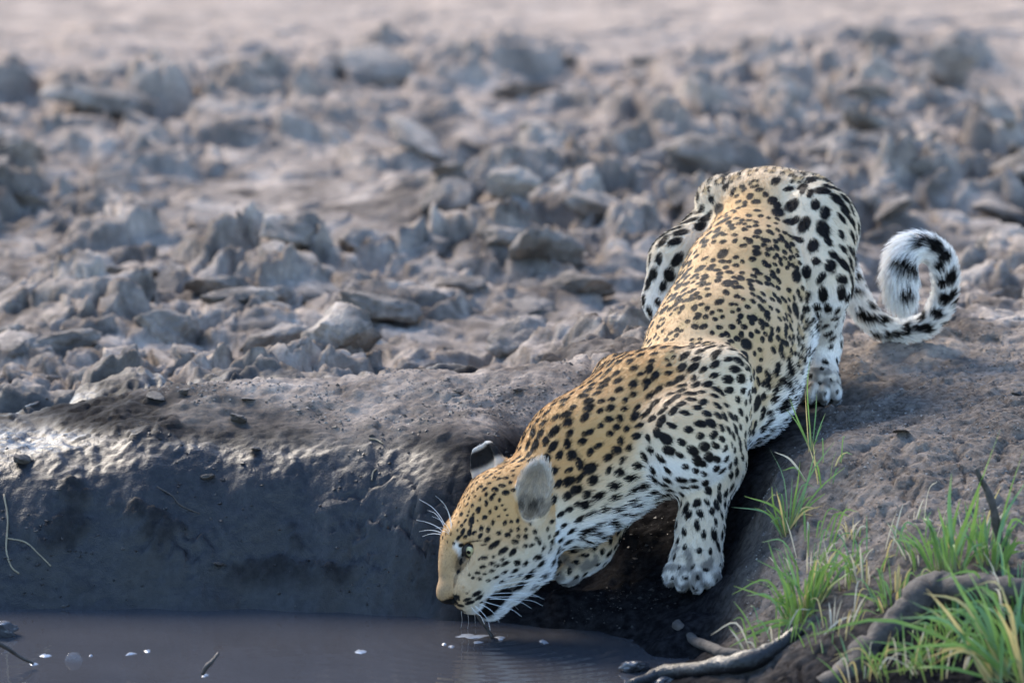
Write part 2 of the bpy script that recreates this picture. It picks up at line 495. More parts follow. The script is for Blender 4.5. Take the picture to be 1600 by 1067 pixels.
def prim_dist(d, p):
    if d['t'] == 'cone':
        a, b = d['a'], d['b']
        q = p - a
        ba = b - a
        if d['flat'] is not None:                            # squash the cross-section along a direction
            n, s = d['flat']; n = unit(n)
            q = q + (q @ n)[..., None] * n * (1 / s - 1)
            ba = ba + (ba @ n) * n * (1 / s - 1)
        t = np.clip((q @ ba) / (ba @ ba + 1e-12), 0, 1)
        r = d['r1'] + (d['r2'] - d['r1']) * t
        return np.sqrt(np.maximum(((q - t[..., None] * ba) ** 2).sum(-1), 1e-12)) - r
    q = (p - d['c']) @ d['A'].T
    k0 = np.sqrt(((q / d['r']) ** 2).sum(-1)) + 1e-9
    k1 = np.sqrt(((q / d['r'] ** 2) ** 2).sum(-1)) + 1e-9
    return k0 * (k0 - 1) / k1

def smin(a, b, k):
    h = np.clip(0.5 + 0.5 * (b - a) / k, 0, 1)
    return b + (a - b) * h - k * h * (1 - h)

def prim_box(d):
    if d['t'] == 'cone':
        m = max(d['r1'], d['r2']) * (max(1, d['flat'][1]) if d['flat'] is not None else 1)
        return np.minimum(d['a'], d['b']) - m, np.maximum(d['a'], d['b']) + m
    m = np.abs(d['A'].T) @ d['r']
    return d['c'] - m, d['c'] + m

AX = [BMIN[i] + VOX * np.arange(GN[i]) for i in range(3)]
def apply_prim(F, d):
    lo, hi = prim_box(d)
    pad = max(0.03, d['k'] + 0.012)
    i0 = np.clip(np.floor((lo - pad - BMIN) / VOX).astype(int), 0, GN - 1)
    i1 = np.clip(np.ceil((hi + pad - BMIN) / VOX).astype(int) + 1, 1, GN)
    g = np.stack(np.meshgrid(*[AX[i][i0[i]:i1[i]] for i in range(3)], indexing='ij'), -1)
    s = tuple(slice(i0[i], i1[i]) for i in range(3))
    D = prim_dist(d, g).astype(np.float32)
    if d['op'] > 0:
        F[s] = smin(F[s], D, d['k'])
    else:
        F[s] = -smin(-F[s], D, d['k'])
    return i0, i1

# --- head frame -------------------------------------------------------
HH = unit((-0.62, -0.30, -0.72)); HT = unit(np.array([-0.758, 0.0, 0.652]) - HH * (HH @ np.array([-0.758, 0.0, 0.652]))); HS = np.cross(HT, HH)
HEAD0 = P(745, 858, -0.235)                                  # on the head's mid-plane, level with the eyes
def HP(px, py, S):
    """point behind pixel (px, py), S metres to the animal's left of the head's mid-plane"""
    r = unit(CF + (px - 800.0) / FPX * CR + (533.5 - py) / FPX * CU)
    t = ((HEAD0 + S * HS - CPOS) @ HS) / (r @ HS)
    return CPOS + t * r

FWD = unit((-0.34, -0.94, 0.0)); LEFT = unit((0.94, -0.34, 0.0)); UP = np.array([0, 0, 1.0])
gT = Group('torso')
pelv, mid, rib, chest = P(1213, 372, 0.47), P(1165, 455, 0.33), P(1125, 553, 0.18), P(1070, 655, 0.03)
back = unit(pelv - chest)
gT.cone(pelv, 0.100, mid, 0.104, 0.05, flow=back)
gT.cone(mid, 0.106, rib, 0.120, 0.05, flow=back)
gT.cone(rib, 0.120, chest, 0.118, 0.05, flow=back)
gT.cone(P(1200, 520, 0.30), 0.075, P(1160, 615, 0.13), 0.080, 0.06, reg='belly', flow=back)
gT.cone(P(1130, 318, 0.50), 0.050, P(1265, 318, 0.46), 0.050, 0.06, reg='rump', flow=back)
gT.cone(P(1200, 318, 0.50), 0.045, P(1100, 475, 0.24), 0.045, 0.05, reg='spine', flow=back)
# neck
gN = Group('neck')
n0, n1, n2 = P(1005, 655, -0.02), P(912, 716, -0.11), P(845, 790, -0.17)
nf = unit(n0 - n2)
gN.cone(n0, 0.112, n1, 0.098, 0.05, flow=nf)
gN.cone(n1, 0.098, n2, 0.080, 0.05, flow=nf)
gN.cone(P(1020, 690, -0.06), 0.085, P(905, 790, -0.15), 0.062, 0.04, reg='throat', flow=nf)
# shoulder blades standing proud of the back
gS = Group('shoulder')
gS.cone(P(965, 588, 0.03), 0.038, P(1045, 582, -0.01), 0.036, 0.04, reg='neck', flow=back)
gS.cone(P(1045, 582, -0.01), 0.036, P(1132, 584, -0.045), 0.042, 0.04, flow=(0.75, 0.6, -0.25))
# shoulders and front legs
gL = Group('shoulder')
gL.cone(P(1122, 590, 0.0), 0.048, P(1070, 690, -0.13), 0.080, 0.04, flow=(0.75, 0.6, -0.25))
gL.cone(P(1118, 600, -0.01), 0.048, P(1112, 705, -0.07), 0.054, 0.04, flow=(0.7, 0.6, -0.4))
gL.cone(P(1066, 690, -0.14), 0.070, P(1108, 730, -0.07), 0.050, 0.04, reg='shoulder', flow=(0.6, 0.5, -0.6))
gL.cone(P(1110, 722, -0.07), 0.049, P(1094, 825, -0.17), 0.037, 0.03, reg='foreleg')
gL.cone(P(1094, 825, -0.17), 0.037, P(1090, 868, -0.19), 0.040, 0.02, reg='foreleg')
gR = Group('shoulder')
gR.cone(P(958, 618, 0.05), 0.046, P(935, 690, -0.06), 0.078, 0.04, flow=(0.5, 0.7, -0.3))
gR.cone(P(1030, 600, 0.03), 0.050, P(1000, 620, -0.02), 0.06, 0.05, reg='neck', flow=nf)
gR.cone(P(940, 690, -0.05), 0.060, P(960, 775, 0.0), 0.045, 0.04, reg='farleg')
gR.cone(P(960, 775, 0.0), 0.044, P(928, 850, -0.095), 0.037, 0.03, reg='farleg')

def paw(g, wrist, toe_dir, up, w=0.085, ln=0.085, k=0.005, reg='paw', spread=1.0):
    """palm, four toes in an arc, from the wrist forward"""
    f = unit(toe_dir); u = unit(up - (up @ f) * f); s = np.cross(u, f)
    c = wrist + f * ln * 0.30
    g.ell(c, (f, s, u), (ln * 0.46, w * 0.44, w * 0.34), 0.02, reg, flow=f)
    for j, (o, adv, z) in enumerate(((-0.36, 0.58, -0.07), (-0.125, 0.74, -0.01), (0.125, 0.74, -0.01), (0.36, 0.58, -0.07))):
        tc = wrist + f * ln * adv + s * w * o * spread + u * w * z
        d = unit(f + 0.5 * o * s)
        g.ell(tc, (d, np.cross(u, d), u), (ln * 0.29, w * 0.145, w * 0.24), k, reg, flow=f)

paw(gL, P(1091, 862, -0.185), np.array([-0.20, -0.72, -0.52]), np.array([0, -0.35, 0.9]), 0.098, 0.085)
paw(gR, P(926, 864, -0.095), np.array([-0.90, -0.35, -0.18]), np.array([-0.1, -0.25, 0.9]), 0.098, 0.098, reg='farpaw')
# hind legs
gHL = Group('thigh')
gHL.cone(P(1271, 352, 0.43), 0.077, P(1279, 440, 0.325), 0.060, 0.05, flow=(0.2, 0.2, -0.9))
gHL.cone(P(1290, 370, 0.47), 0.048, P(1290, 470, 0.44), 0.036, 0.05, flow=(0.1, 0.2, -0.9))
gHL.cone(P(1276, 450, 0.335), 0.052, P(1282, 535, 0.46), 0.033, 0.03, reg='shank')
gHL.cone(P(1282, 535, 0.46), 0.034, P(1279, 590, 0.40), 0.032, 0.02, reg='shank')
paw(gHL, P(1280, 592, 0.40), np.array([-0.05, -0.95, -0.22]), np.array([0.05, 0, 1.0]), 0.082, 0.080)
gHR = Group('thigh')
gHR.cone(P(1160, 335, 0.55), 0.066, P(1062, 410, 0.42), 0.049, 0.04, flow=(-0.6, -0.2, -0.8))
gHR.cone(P(1062, 410, 0.42), 0.049, P(1047, 468, 0.42), 0.042, 0.03, flow=(-0.2, 0.1, -0.9))
gHR.cone(P(1047, 468, 0.42), 0.042, P(1078, 530, 0.52), 0.030, 0.03, reg='shank')
gHR.cone(P(1078, 530, 0.52), 0.030, P(1075, 575, 0.46), 0.028, 0.02, reg='shank')
paw(gHR, P(1075, 580, 0.46), np.array([-0.3, -0.93, -0.1]), UP, 0.08, 0.08)
# tail: leaves the rump, lies along the ground and curls up over itself
gTail = Group('tail')
tail_c = [P(1285, 360, 0.56), P(1312, 410, 0.60), P(1333, 455, 0.62), P(1358, 495, 0.63), P(1395, 516, 0.63), P(1445, 508, 0.62), P(1471, 475, 0.61), P(1477, 434, 0.60), P(1468, 402, 0.60), P(1442, 387, 0.60), P(1416, 398, 0.592), P(1407, 430, 0.585), P(1409, 464, 0.58)]
tail_r = [0.028, 0.024, 0.0205, 0.0185, 0.0175, 0.0170, 0.0185, 0.0190, 0.0200, 0.0210, 0.0235, 0.0240, 0.0185]
tail_pts = spline(tail_c, 40); tail_rad = np.interp(np.linspace(0, 12, 40), np.arange(13), tail_r)
for i in range(39):
    gTail.cone(tail_pts[i], tail_rad[i], tail_pts[i + 1], tail_rad[i + 1], 0.006, tpos=i / 39.0)
# head
gH = Group('head')
hb = -HH
gH.ell(HP(803, 802, 0), (HH, HT, HS), (0.088, 0.076, 0.074), 0.03, 'crown', flow=hb)
gH.cone(HP(778, 800, 0), 0.068, HP(734, 838, 0), 0.046, 0.03, 'crown', flow=hb)
gH.cone(HP(725, 852, 0), 0.034, HP(718, 878, 0), 0.0302, 0.025, 'brow', flow=hb, flat=(HS, 0.90))
gH.cone(HP(718, 878, 0), 0.0302, HP(708, 914, 0), 0.0250, 0.025, 'nose', flow=hb, flat=(HS, 0.90))
for s in (-1, 1):
    gH.ell(HP(795, 850, s * 0.040), (HH, HT, HS), (0.064, 0.052, 0.038), 0.03, 'cheek', flow=hb)
    gH.ell(HP(738, 926, s * 0.021), (HH, HT, HS), (0.037, 0.034, 0.027), 0.016, 'muzzle', flow=hb)
    gH.cone(HP(757, 880, s * 0.034), 0.034, HP(742, 912, s * 0.024), 0.028, 0.03, 'cheek', flow=hb)
    gH.cone(HP(728, 838, s * 0.026), 0.017, HP(765, 838, s * 0.050), 0.020, 0.02, 'brow', flow=hb)
gH.cone(HP(774, 934, 0), 0.027, HP(824, 876, 0), 0.048, 0.03, 'jaw', flow=hb)
gH.ell(HP(768, 946, 0), (HH, HT, HS), (0.026, 0.020, 0.026), 0.012, 'chin', flow=hb)
gH.ell(HP(700, 925, 0), (HH, HT, HS), (0.021, 0.020, 0.022), 0.010, 'nose', flow=hb)
EYES = {}
for s in (-1, 1):
    e = HP(735.5, 857, s * 0.0335)
    out = unit(HH * 0.62 + HS * s * 0.80 + HT * 0.10)
    EYES[s] = (e, out)
    gH.ell(e + out * 0.012, (HH, HT, HS), (0.0185, 0.0135, 0.014), 0.006, op=-1)
# nostrils and mouth line
for s in (-1, 1):
    gH.ell(HP(709, 935, s * 0.020), (HH, HT, HS), (0.008, 0.005, 0.006), 0.004, op=-1)
for s in (-1, 1):
    # groove between nose and whisker pad, lip line, hollow in front of the eye
    for a, b, r in (((711, 938, 0.024), (722, 905, 0.030), 0.0035), ((716, 951, 0.020), (752, 944, 0.040), 0.0032), ((752, 944, 0.042), (796, 918, 0.060), 0.0040)):
        A, B_ = HP(*a[:2], s * a[2]), HP(*b[:2], s * b[2])
        gH.items.append(dict(t='cone', a=A, b=B_, r1=r, r2=r, k=0.005, reg='jaw', flow=hb, flat=None, op=-1))
    gH.ell(HP(722, 878, s * 0.034), (HH, HT, HS), (0.020, 0.012, 0.010), 0.010, op=-1)
# ears: cupped shells
def ear(tip, base, face, w, ln, notch=False):
    ax = unit(np.array(tip) - base); f = unit(face - (face @ ax) * ax); sd = np.cross(ax, f)
    c = np.array(base) + ax * ln * 0.46
    gH.ell(c, (ax, sd, f), (ln * 0.60, w * 0.5, 0.016), 0.010, 'ear', flow=ax, efront=f, eax=ax, ebase=np.array(base), eln=ln)
    gH.ell(c + f * 0.013 + ax * 0.004, (ax, sd, f), (ln * 0.52, w * 0.40, 0.020), 0.004, op=-1)
    if notch:
        gH.ell(c + ax * ln * 0.66, (ax, sd, f), (ln * 0.14, w * 0.6, 0.03), 0.006, op=-1)
ear(HP(847, 714, 0.094), HP(822, 812, 0.060), unit(HS * 0.85 + HH * 0.35 + HT * 0.1), 0.062, 0.104)
ear(HP(752, 695, -0.078), HP(768, 758, -0.058), unit(HH * 0.75 + HT * 0.1 - CF * 0.6), 0.080, 0.078, True)

def build_field():
    F = np.full(GN, 0.2, np.float32)
    groups = [(gT, 0.05), (gN, 0.05), (gS, 0.010), (gR, 0.030), (gL, 0.035), (gHL, 0.004), (gHR, 0.004), (gTail, 0.02), (gH, 0.035)]
    for g, kj in groups:
        T = np.full(GN, 0.2, np.float32)
        lo, hi = GN.copy(), np.zeros(3, int)
        for d in g.items:
            a, b = apply_prim(T, d)
            lo = np.minimum(lo, a); hi = np.maximum(hi, b)
        s = tuple(slice(lo[i], hi[i]) for i in range(3))
        F[s] = smin(F[s], T[s], kj)
    return F

def surface_nets(F):
    S = F < 0
    n = np.array(F.shape)
    c = np.zeros(n - 1, np.uint8)
    for a in (0, 1):
        for b in (0, 1):
            for d in (0, 1):
                c += S[a:n[0] - 1 + a, b:n[1] - 1 + b, d:n[2] - 1 + d]
    act = np.argwhere((c > 0) & (c < 8))
    vid = np.full(n - 1, -1, np.int32)
    vid[act[:, 0], act[:, 1], act[:, 2]] = np.arange(len(act))
    cs = np.array([(a, b, d) for a in (0, 1) for b in (0, 1) for d in (0, 1)])
    val = np.stack([F[act[:, 0] + q[0], act[:, 1] + q[1], act[:, 2] + q[2]] for q in cs], 1)
    acc = np.zeros((len(act), 3)); cnt = np.zeros(len(act))
    for i in range(8):
        for j in range(i + 1, 8):
            if np.abs(cs[i] - cs[j]).sum() != 1:
                continue
            m = (val[:, i] < 0) != (val[:, j] < 0)
            t = val[:, i] / np.where(m, val[:, i] - val[:, j], 1.0)
            p = cs[i] + t[:, None] * (cs[j] - cs[i])
            acc[m] += p[m]; cnt[m] += 1
    V = BMIN + VOX * (act + acc / cnt[:, None])
    faces = []
    for ax in range(3):
        sl0 = [slice(None)] * 3; sl1 = [slice(None)] * 3
        sl0[ax] = slice(0, -1); sl1[ax] = slice(1, None)
        ed = np.argwhere(S[tuple(sl0)] != S[tuple(sl1)])
        u, w = (ax + 1) % 3, (ax + 2) % 3
        ed = ed[(ed[:, u] > 0) & (ed[:, w] > 0) & (ed[:, u] < n[u] - 1) & (ed[:, w] < n[w] - 1)]
        du = np.zeros(3, int); du[u] = 1
        dw = np.zeros(3, int); dw[w] = 1
        q = np.stack([vid[tuple((ed - du - dw).T)], vid[tuple((ed - dw).T)], vid[tuple(ed.T)], vid[tuple((ed - du).T)]], 1)
        flip = ~S[tuple(ed.T)]
        q[flip] = q[flip][:, ::-1]
        faces.append(q)
    return V, np.concatenate(faces)

def smooth_pass(V, F, it, lam=0.5):
    E = np.concatenate([F[:, [0, 1]], F[:, [1, 2]], F[:, [2, 3]], F[:, [3, 0]]])
    E = np.concatenate([E, E[:, ::-1]])
    deg = np.bincount(E[:, 0], minlength=len(V))[:, None]
    for _ in range(it):
        A = np.stack([np.bincount(E[:, 0], weights=V[E[:, 1], k], minlength=len(V)) for k in range(3)], 1) / deg
        V = V + lam * (A - V)
    return V

# region: spot spacing, spot radius, stretch, rosette, tan, hair length, hair lift
REG = {
    'farleg': (0.0200, 0.0078, 1.2, 0.0, 1.0, 0.010, 0.30), 'farpaw': (0.024, 0.0045, 1.2, 0.0, 0.8, 0.009, 0.35),
    'torso': (0.0310, 0.0130, 1.10, 1.0, 0.80, 0.0075, 0.22), 'spine': (0.0285, 0.0122, 1.1, 1.0, 0.95, 0.0070, 0.22), 'rump': (0.026, 0.0092, 1.2, 0.5, 0.6, 0.012, 0.3),
    'belly': (0.036, 0.0135, 1.2, 0.4, 0.10, 0.026, 0.55), 'neck': (0.0208, 0.0088, 1.2, 0.0, 0.95, 0.010, 0.30), 'throat': (0.0235, 0.0080, 1.3, 0.0, 0.22, 0.028, 0.5),
    'shoulder': (0.0215, 0.0089, 1.2, 0.0, 0.62, 0.0090, 0.26), 'foreleg': (0.0200, 0.0078, 1.2, 0.0, 0.34, 0.011, 0.30), 'paw': (0.024, 0.0042, 1.2, 0.0, 0.25, 0.010, 0.40),
    'thigh': (0.0262, 0.0114, 1.25, 0.0, 0.40, 0.0105, 0.32), 'shank': (0.026, 0.0112, 0.62, 0.0, 0.12, 0.012, 0.35), 'tail': (0.034, 0.0125, 1.0, 0.0, 0.02, 0.020, 0.60),
    'crown': (0.0125, 0.0042, 1.2, 0.0, 1.0, 0.0065, 0.30), 'brow': (0.0125, 0.0036, 1.3, 0.0, 0.75, 0.005, 0.3), 'cheek': (0.021, 0.0058, 1.2, 0.0, 0.72, 0.009, 0.35),
    'nose': (0.5, 0.0, 1, 0.0, 1.15, 0.0035, 0.3), 'muzzle': (0.5, 0.0, 1, 0.0, 0.85, 0.005, 0.4), 'jaw': (0.024, 0.0075, 1.2, 0.0, 0.25, 0.015, 0.5),
    'chin': (0.5, 0.0, 1, 0.0, 0.12, 0.010, 0.6), 'ear': (0.5, 0.0, 1, 0.0, 0.8, 0.009, 0.5)}

V0, F0 = surface_nets(build_field())
# keep the one big connected skin
def largest(V, F):
    lab = np.arange(len(V))
    while True:
        m = lab[F].min(1)
        new = lab.copy()
        for k in range(4):
            np.minimum.at(new, F[:, k], m)
        new = new[new]
        if (new == lab).all():
            break
        lab = new
    keep = lab == np.bincount(lab).argmax()
    idx = np.cumsum(keep) - 1
    return V[keep], idx[F[keep[F].all(1)]]
V0, F0 = largest(V0, F0)
V0 = smooth_pass(V0, F0, 5)
def subdivide(V, F):
    """split every quad in four, then relax"""
    n = len(V)
    E = np.concatenate([F[:, [0, 1]], F[:, [1, 2]], F[:, [2, 3]], F[:, [3, 0]]]).astype(np.int64)
    k = E.min(1) * n + E.max(1)
    u, inv = np.unique(k, return_inverse=True)
    mid = 0.5 * (V[u // n] + V[u % n])
    cen = V[F].mean(1)
    m = n + inv.reshape(4, -1)
    c = n + len(u) + np.arange(len(F))
    Q = np.concatenate([np.stack([F[:, j], m[j], c, m[j - 1]], 1) for j in range(4)])
    W = np.concatenate([V, mid, cen])
    return smooth_pass(W, Q, 2), Q
VX, FX = subdivide(V0, F0)
me = mesh_from('body', VX, FX)
nv = len(VX)
VN = np.empty(nv * 3, np.float32); me.vertices.foreach_get('normal', VN); VN = VN.reshape(-1, 3).astype(np.float64)

# blend the regions over the skin
names = list(REG)
wsum = np.zeros(nv); flow = np.zeros((nv, 3)); par = np.zeros((nv, 7)); dors = np.zeros(nv); best = np.full(nv, 1e9); bid = np.zeros(nv, int); tpos = np.zeros(nv)
nose_w = np.zeros(nv); ear_in = np.zeros(nv); ear_w = np.zeros(nv); ear_t = np.zeros(nv)
for d in PRIMS:
    lo, hi = prim_box(d)
    m = np.where(((VX > lo - 0.05) & (VX < hi + 0.05)).all(1))[0]
    if not len(m):
        continue
    D = prim_dist(d, VX[m])
    w = np.exp(-np.maximum(D, -0.02) / (0.0035 if d['reg'] in ('ear', 'nose', 'muzzle', 'chin', 'tail') else 0.009))
    wsum[m] += w
    flow[m] += w[:, None] * d['flow']
    par[m] += w[:, None] * np.array(REG[d['reg']])
    if d['t'] == 'cone':
        ba = d['b'] - d['a']
        t = np.clip(((VX[m] - d['a']) @ ba) / (ba @ ba + 1e-12), 0, 1)
        o = (VX[m] - d['a'] - t[:, None] * ba) / max(d['r1'], d['r2'], 1e-3)
    else:
        o = (VX[m] - d['c']) / d['r'].max()
    up = HT * 0.85 + UP * 0.3 if d['reg'] in ('crown', 'cheek', 'brow', 'nose', 'muzzle', 'jaw', 'chin') else UP
    dors[m] += w * (o @ up)
    if 'tpos' in d:
        tpos[m] += w * d['tpos']
    if d['reg'] == 'nose':
        nose_w[m] += np.exp(-np.maximum(D, -0.02) / 0.006)
    if d['reg'] == 'ear':
        ear_w[m] += w
        ear_in[m] += w * (VN[m] @ d['efront'])
        ear_t[m] += w * ((VX[m] - d['ebase']) @ d['eax']) / d['eln']
    b = D < best[m]
    best[m[b]] = D[b]; bid[m[b]] = names.index(d['reg'])
wsum += 1e-12
flow /= wsum[:, None]; par /= wsum[:, None]; dors /= wsum; tpos /= wsum; ear_f = ear_w / wsum; ear_in /= ear_w + 1e-9; ear_t /= ear_w + 1e-9
flow -= (flow * VN).sum(1)[:, None] * VN
flow /= np.linalg.norm(flow, axis=1)[:, None] + 1e-9
regname = np.array(names)[bid]

# --- markings -----------------------------------------------------------
BL = []                                                      # centre, axis1, axis2, r1, r2, strength
rel = VX - CPOS
dep = rel @ CF
PXY = np.stack([800 + FPX * (rel @ CR) / dep, 533.5 - FPX * (rel @ CU) / dep], 1)
facing = (VN @ CF) < 0.05
vis_ids = np.where(facing)[0]
def surf_at(px, py, rad=4.0):
    d2 = ((PXY[vis_ids] - (px, py)) ** 2).sum(1)
    m = vis_ids[d2 < rad * rad]
    if not len(m):
        return None
    near = m[dep[m] < dep[m].min() + 0.02]
    return near[((PXY[near] - (px, py)) ** 2).sum(1).argmin()]
def mark(px, py, rx, ry, ang=0.0, s=1.0, mirror=False, scale=900.0, raw=False):
    i = surf_at(px, py)
    if i is None:
        return
    a = math.radians(ang)
    e1 = math.cos(a) * CR + math.sin(a) * CU
    n = VN[i]
    if raw:                                                  # patch on the side of the jaw, wrapping round it
        n = HS; e1 = unit(e1 - (e1 @ n) * n); e2 = np.cross(n, e1)
        ry = rx * ry / max(rx, ry) if ry > rx else ry
    else:
        e1 = unit(e1 - (e1 @ n) * n); e2 = np.cross(n, e1)
    BL.append((VX[i], e1, e2, n, rx / scale, ry / scale, s))
    if mirror:
        def mir(v, pt=False):
            q = v - HEAD0 if pt else v
            q = q - 2 * (q @ HS) * HS
            return q + HEAD0 if pt else q
        BL.append((mir(VX[i], True), mir(e1), mir(e2), mir(n), rx / scale, ry / scale, s))
def crop_marks(L, x0, y0, sc, mirror, grow=1.0):
    for q in L:
        cx, cy, rx, ry = q[:4]; an = q[4] if len(q) > 4 else 0
        mark(x0 + cx / sc, y0 + cy / sc, rx / sc * grow, ry / sc * grow, an, 1.0, mirror)
HEADM = [(427,555,30,12,40),(473,583,26,13,35),(390,525,16,11,30),(523,592,22,12,45),(535,540,18,10,-10),(492,505,14,12),(450,494,12,10),(396,478,10,13),(363,472,10,13),
 (310,433,15,22,-20),(303,490,11,17,-10),(347,380,12,17,-15),(413,320,11,13),(455,326,8,9),(437,368,9,10),(380,417,14,12),(387,345,9,15),(480,446,9,13,-20),(515,437,9,9),(418,440,9,12),
 (545,434,8,11),(545,476,9,10),(513,483,8,10),(588,478,8,8),(586,516,11,13),(550,510,10,9),(632,488,14,10,-20),(582,562,12,10),(613,560,12,9,20),(655,543,16,9,-40),(640,525,14,9,-30),
 (645,622,24,15,-10),(660,655,24,12,25),(585,650,12,17,-30),(541,645,17,14,-30),(480,652,20,10,20),(528,687,18,11,15),(478,693,13,9,10),(435,718,14,8,15),(467,631,11,7),(438,663,13,7),
 (412,685,13,8),(413,648,15,8,-5),(376,618,17,9),(370,667,16,8,10),(345,695,15,7),(353,725,12,7),(395,733,12,7),(380,700,10,6),(423,615,8,6),(351,628,7,6),(320,720,9,7),(300,703,7,6),
 (510,713,10,6),(548,712,14,8,10),(697,477,9,12),(703,518,9,11),(704,590,9,9),(610,448,8,7),(485,215,14,10),(466,255,18,10,-20),(432,273,17,12,-20),(486,291,17,13),(362,257,13,8,-30),
 (508,240,9,11),(525,275,12,9),(428,298,10,7),(384,300,9,9),(400,243,12,8),(320,288,10,6),(345,270,8,7),(353,325,8,7),(316,355,8,9),(290,350,12,6,30),(262,455,8,10),(267,490,10,19,-20),
 (325,495,14,8,30),(255,365,9,5,40),(275,335,8,5,40),(235,400,7,5,30),(225,420,5,6),(215,450,4,7),(222,545,8,8),(190,540,4,7),(205,500,4,8),(183,500,3,8),(292,405,7,6),(345,432,5,6),
 (405,388,8,11,20),(448,410,8,5),(492,403,7,5),(466,352,7,5),(482,375,7,6),(390,215,14,8,20),(425,215,10,7),(300,320,8,6),(330,310,9,6,20),(245,440,6,7),(240,480,5,8),(300,385,6,6)]
crop_marks(HEADM, 640, 680, 3.235, True, 1.22)
for q in ((700, 942, 15, 7, 10), (712, 934, 5, 8, 70), (774, 938, 22, 12, 32), (766, 950, 19, 10, 40), (786, 929, 15, 9, 25), (755, 956, 12, 6, 25)):
    mark(*q, 1.0, True, raw=True)
# whisker rows, black lip corner, nose leather, tear line, eye rim
crop_marks([(290,830,24,10,25),(338,800,28,13,30),(256,860,22,10,18),(305,845,28,11,25),(350,822,24,11,35),(268,886,24,8,12),(318,868,26,8,22),(355,845,22,10,35),(250,832,8,6),(290,795,8,5),
            
            (268,603,9,15,-10),(258,640,8,22,-5),(246,690,8,20,-5),(372,552,20,5,8),(330,536,42,4,4),(290,548,12,5,40),(300,608,38,4,22),(282,590,10,14,-10)], 640, 680, 3.235, True)
crop_marks([(185,852,40,16,4),(225,833,11,22,-20),(160,848,24,10,10)], 640, 680, 3.235, True)
mark(834, 791, 10, 5, 20, 0.85, True); mark(846, 786, 5, 4, 0, 0.7, True)
for q in ((716, 884, 5, 15, 80, 0.55), (711, 905, 4, 13, 85, 0.45), (722, 872, 6, 10, 60, 0.7)):
    mark(q[0], q[1], q[3], q[2], q[4], q[5], True)
for q in ((905, 842, 6, 6), (925, 834, 6, 7), (942, 860, 5, 6), (955, 842, 6, 8), (898, 860, 7, 4), (950, 818, 8, 8), (930, 852, 5, 8), (915, 866, 7, 4), (875, 880, 4, 6), (890, 892, 4, 7)):
    mark(*q)
TAILM = [(1420,408,13,19,75),(1416,450,12,11),(1444,378,9,15,-60),(1466,386,13,13),(1478,404,12,12),(1470,420,8,9),(1487,436,14,11,80),(1472,446,8,8),(1476,470,12,10,60),(1488,478,7,9),(1462,492,11,9),(1470,508,8,8),(1446,514,10,9),(1438,498,10,7,30),(1415,516,9,11),
         (1399,523,8,7),(1384,522,8,8),(1366,520,9,8),(1378,497,9,10),(1356,495,14,9,-20),(1342,486,8,10),(1325,463,9,9),(1330,433,9,7),(1338,451,10,7),(1349,441,5,6),(1360,474,9,7),(1432,515,8,8),(1488,462,7,9)]
for q in TAILM:
    mark(*q)
n_man = len(BL)
man_c = np.array([b[0] for b in BL])

cell = 0.04
key = np.floor(VX / cell).astype(int)
tailmask = (regname == 'tail') & (tpos > 0.30)
cand = rng.permutation(nv)[:45000]
cand = cand[(par[cand, 1] > 0.002) & (ear_f[cand] < 0.3) & ~tailmask[cand]]
for c in man_c:
    cand = cand[((VX[cand] - c) ** 2).sum(1) > (par[cand, 0] * 0.75) ** 2]
picked = []
while len(cand):
    i = cand[0]
    picked.append(i)
    cand = cand[((VX[cand] - VX[i]) ** 2).sum(1) > (0.5 * (par[cand, 0] + par[i, 0]) * 0.88) ** 2]
RB = []                                                      # rosette centres: warmer fur inside the ring
lr = random.Random(3)
for i in picked:
    n, f = VN[i], flow[i]
    f = unit(f + 0.35 * np.array([lr.gauss(0, 1) for _ in range(3)]))
    f = unit(f - (f @ n) * n); g = np.cross(n, f)
    sp, r, st, ros = par[i, :4]
    r *= lr.uniform(0.72, 1.22)
    if lr.random() < ros * 0.92:
        R = r * 0.95
        k = lr.choice((3, 4, 4, 5, 5)); a0 = lr.random() * 6.28
        RB.append((VX[i], f, g, n, R * st * 1.05, R * 1.05, 1.0))
        for j in range(k):
            if k > 3 and lr.random() < 0.12:
                continue
            a = a0 + 6.283 * j / k + lr.uniform(-0.25, 0.25)
            c = VX[i] + R * (st * math.cos(a) * f + math.sin(a) * g)
            e1 = unit(-st * math.sin(a) * f + math.cos(a) * g)
            rr = r * lr.uniform(0.46, 0.57)
            BL.append((c, e1, np.cross(n, e1), n, rr * lr.uniform(0.95, 1.35), rr * 0.9, 1.0))
    else:
        BL.append((VX[i], f, g, n, r * st * lr.uniform(0.85, 1.25), r * lr.uniform(0.72, 0.95), 1.0))
        if lr.random() < 0.10 and par[i, 0] > 0.02:
            c = VX[i] + r * 1.1 * (lr.choice((-1, 1)) * f + lr.uniform(-0.8, 0.8) * g)
            BL.append((c, f, g, n, r * 0.75, r * 0.55, 1.0))

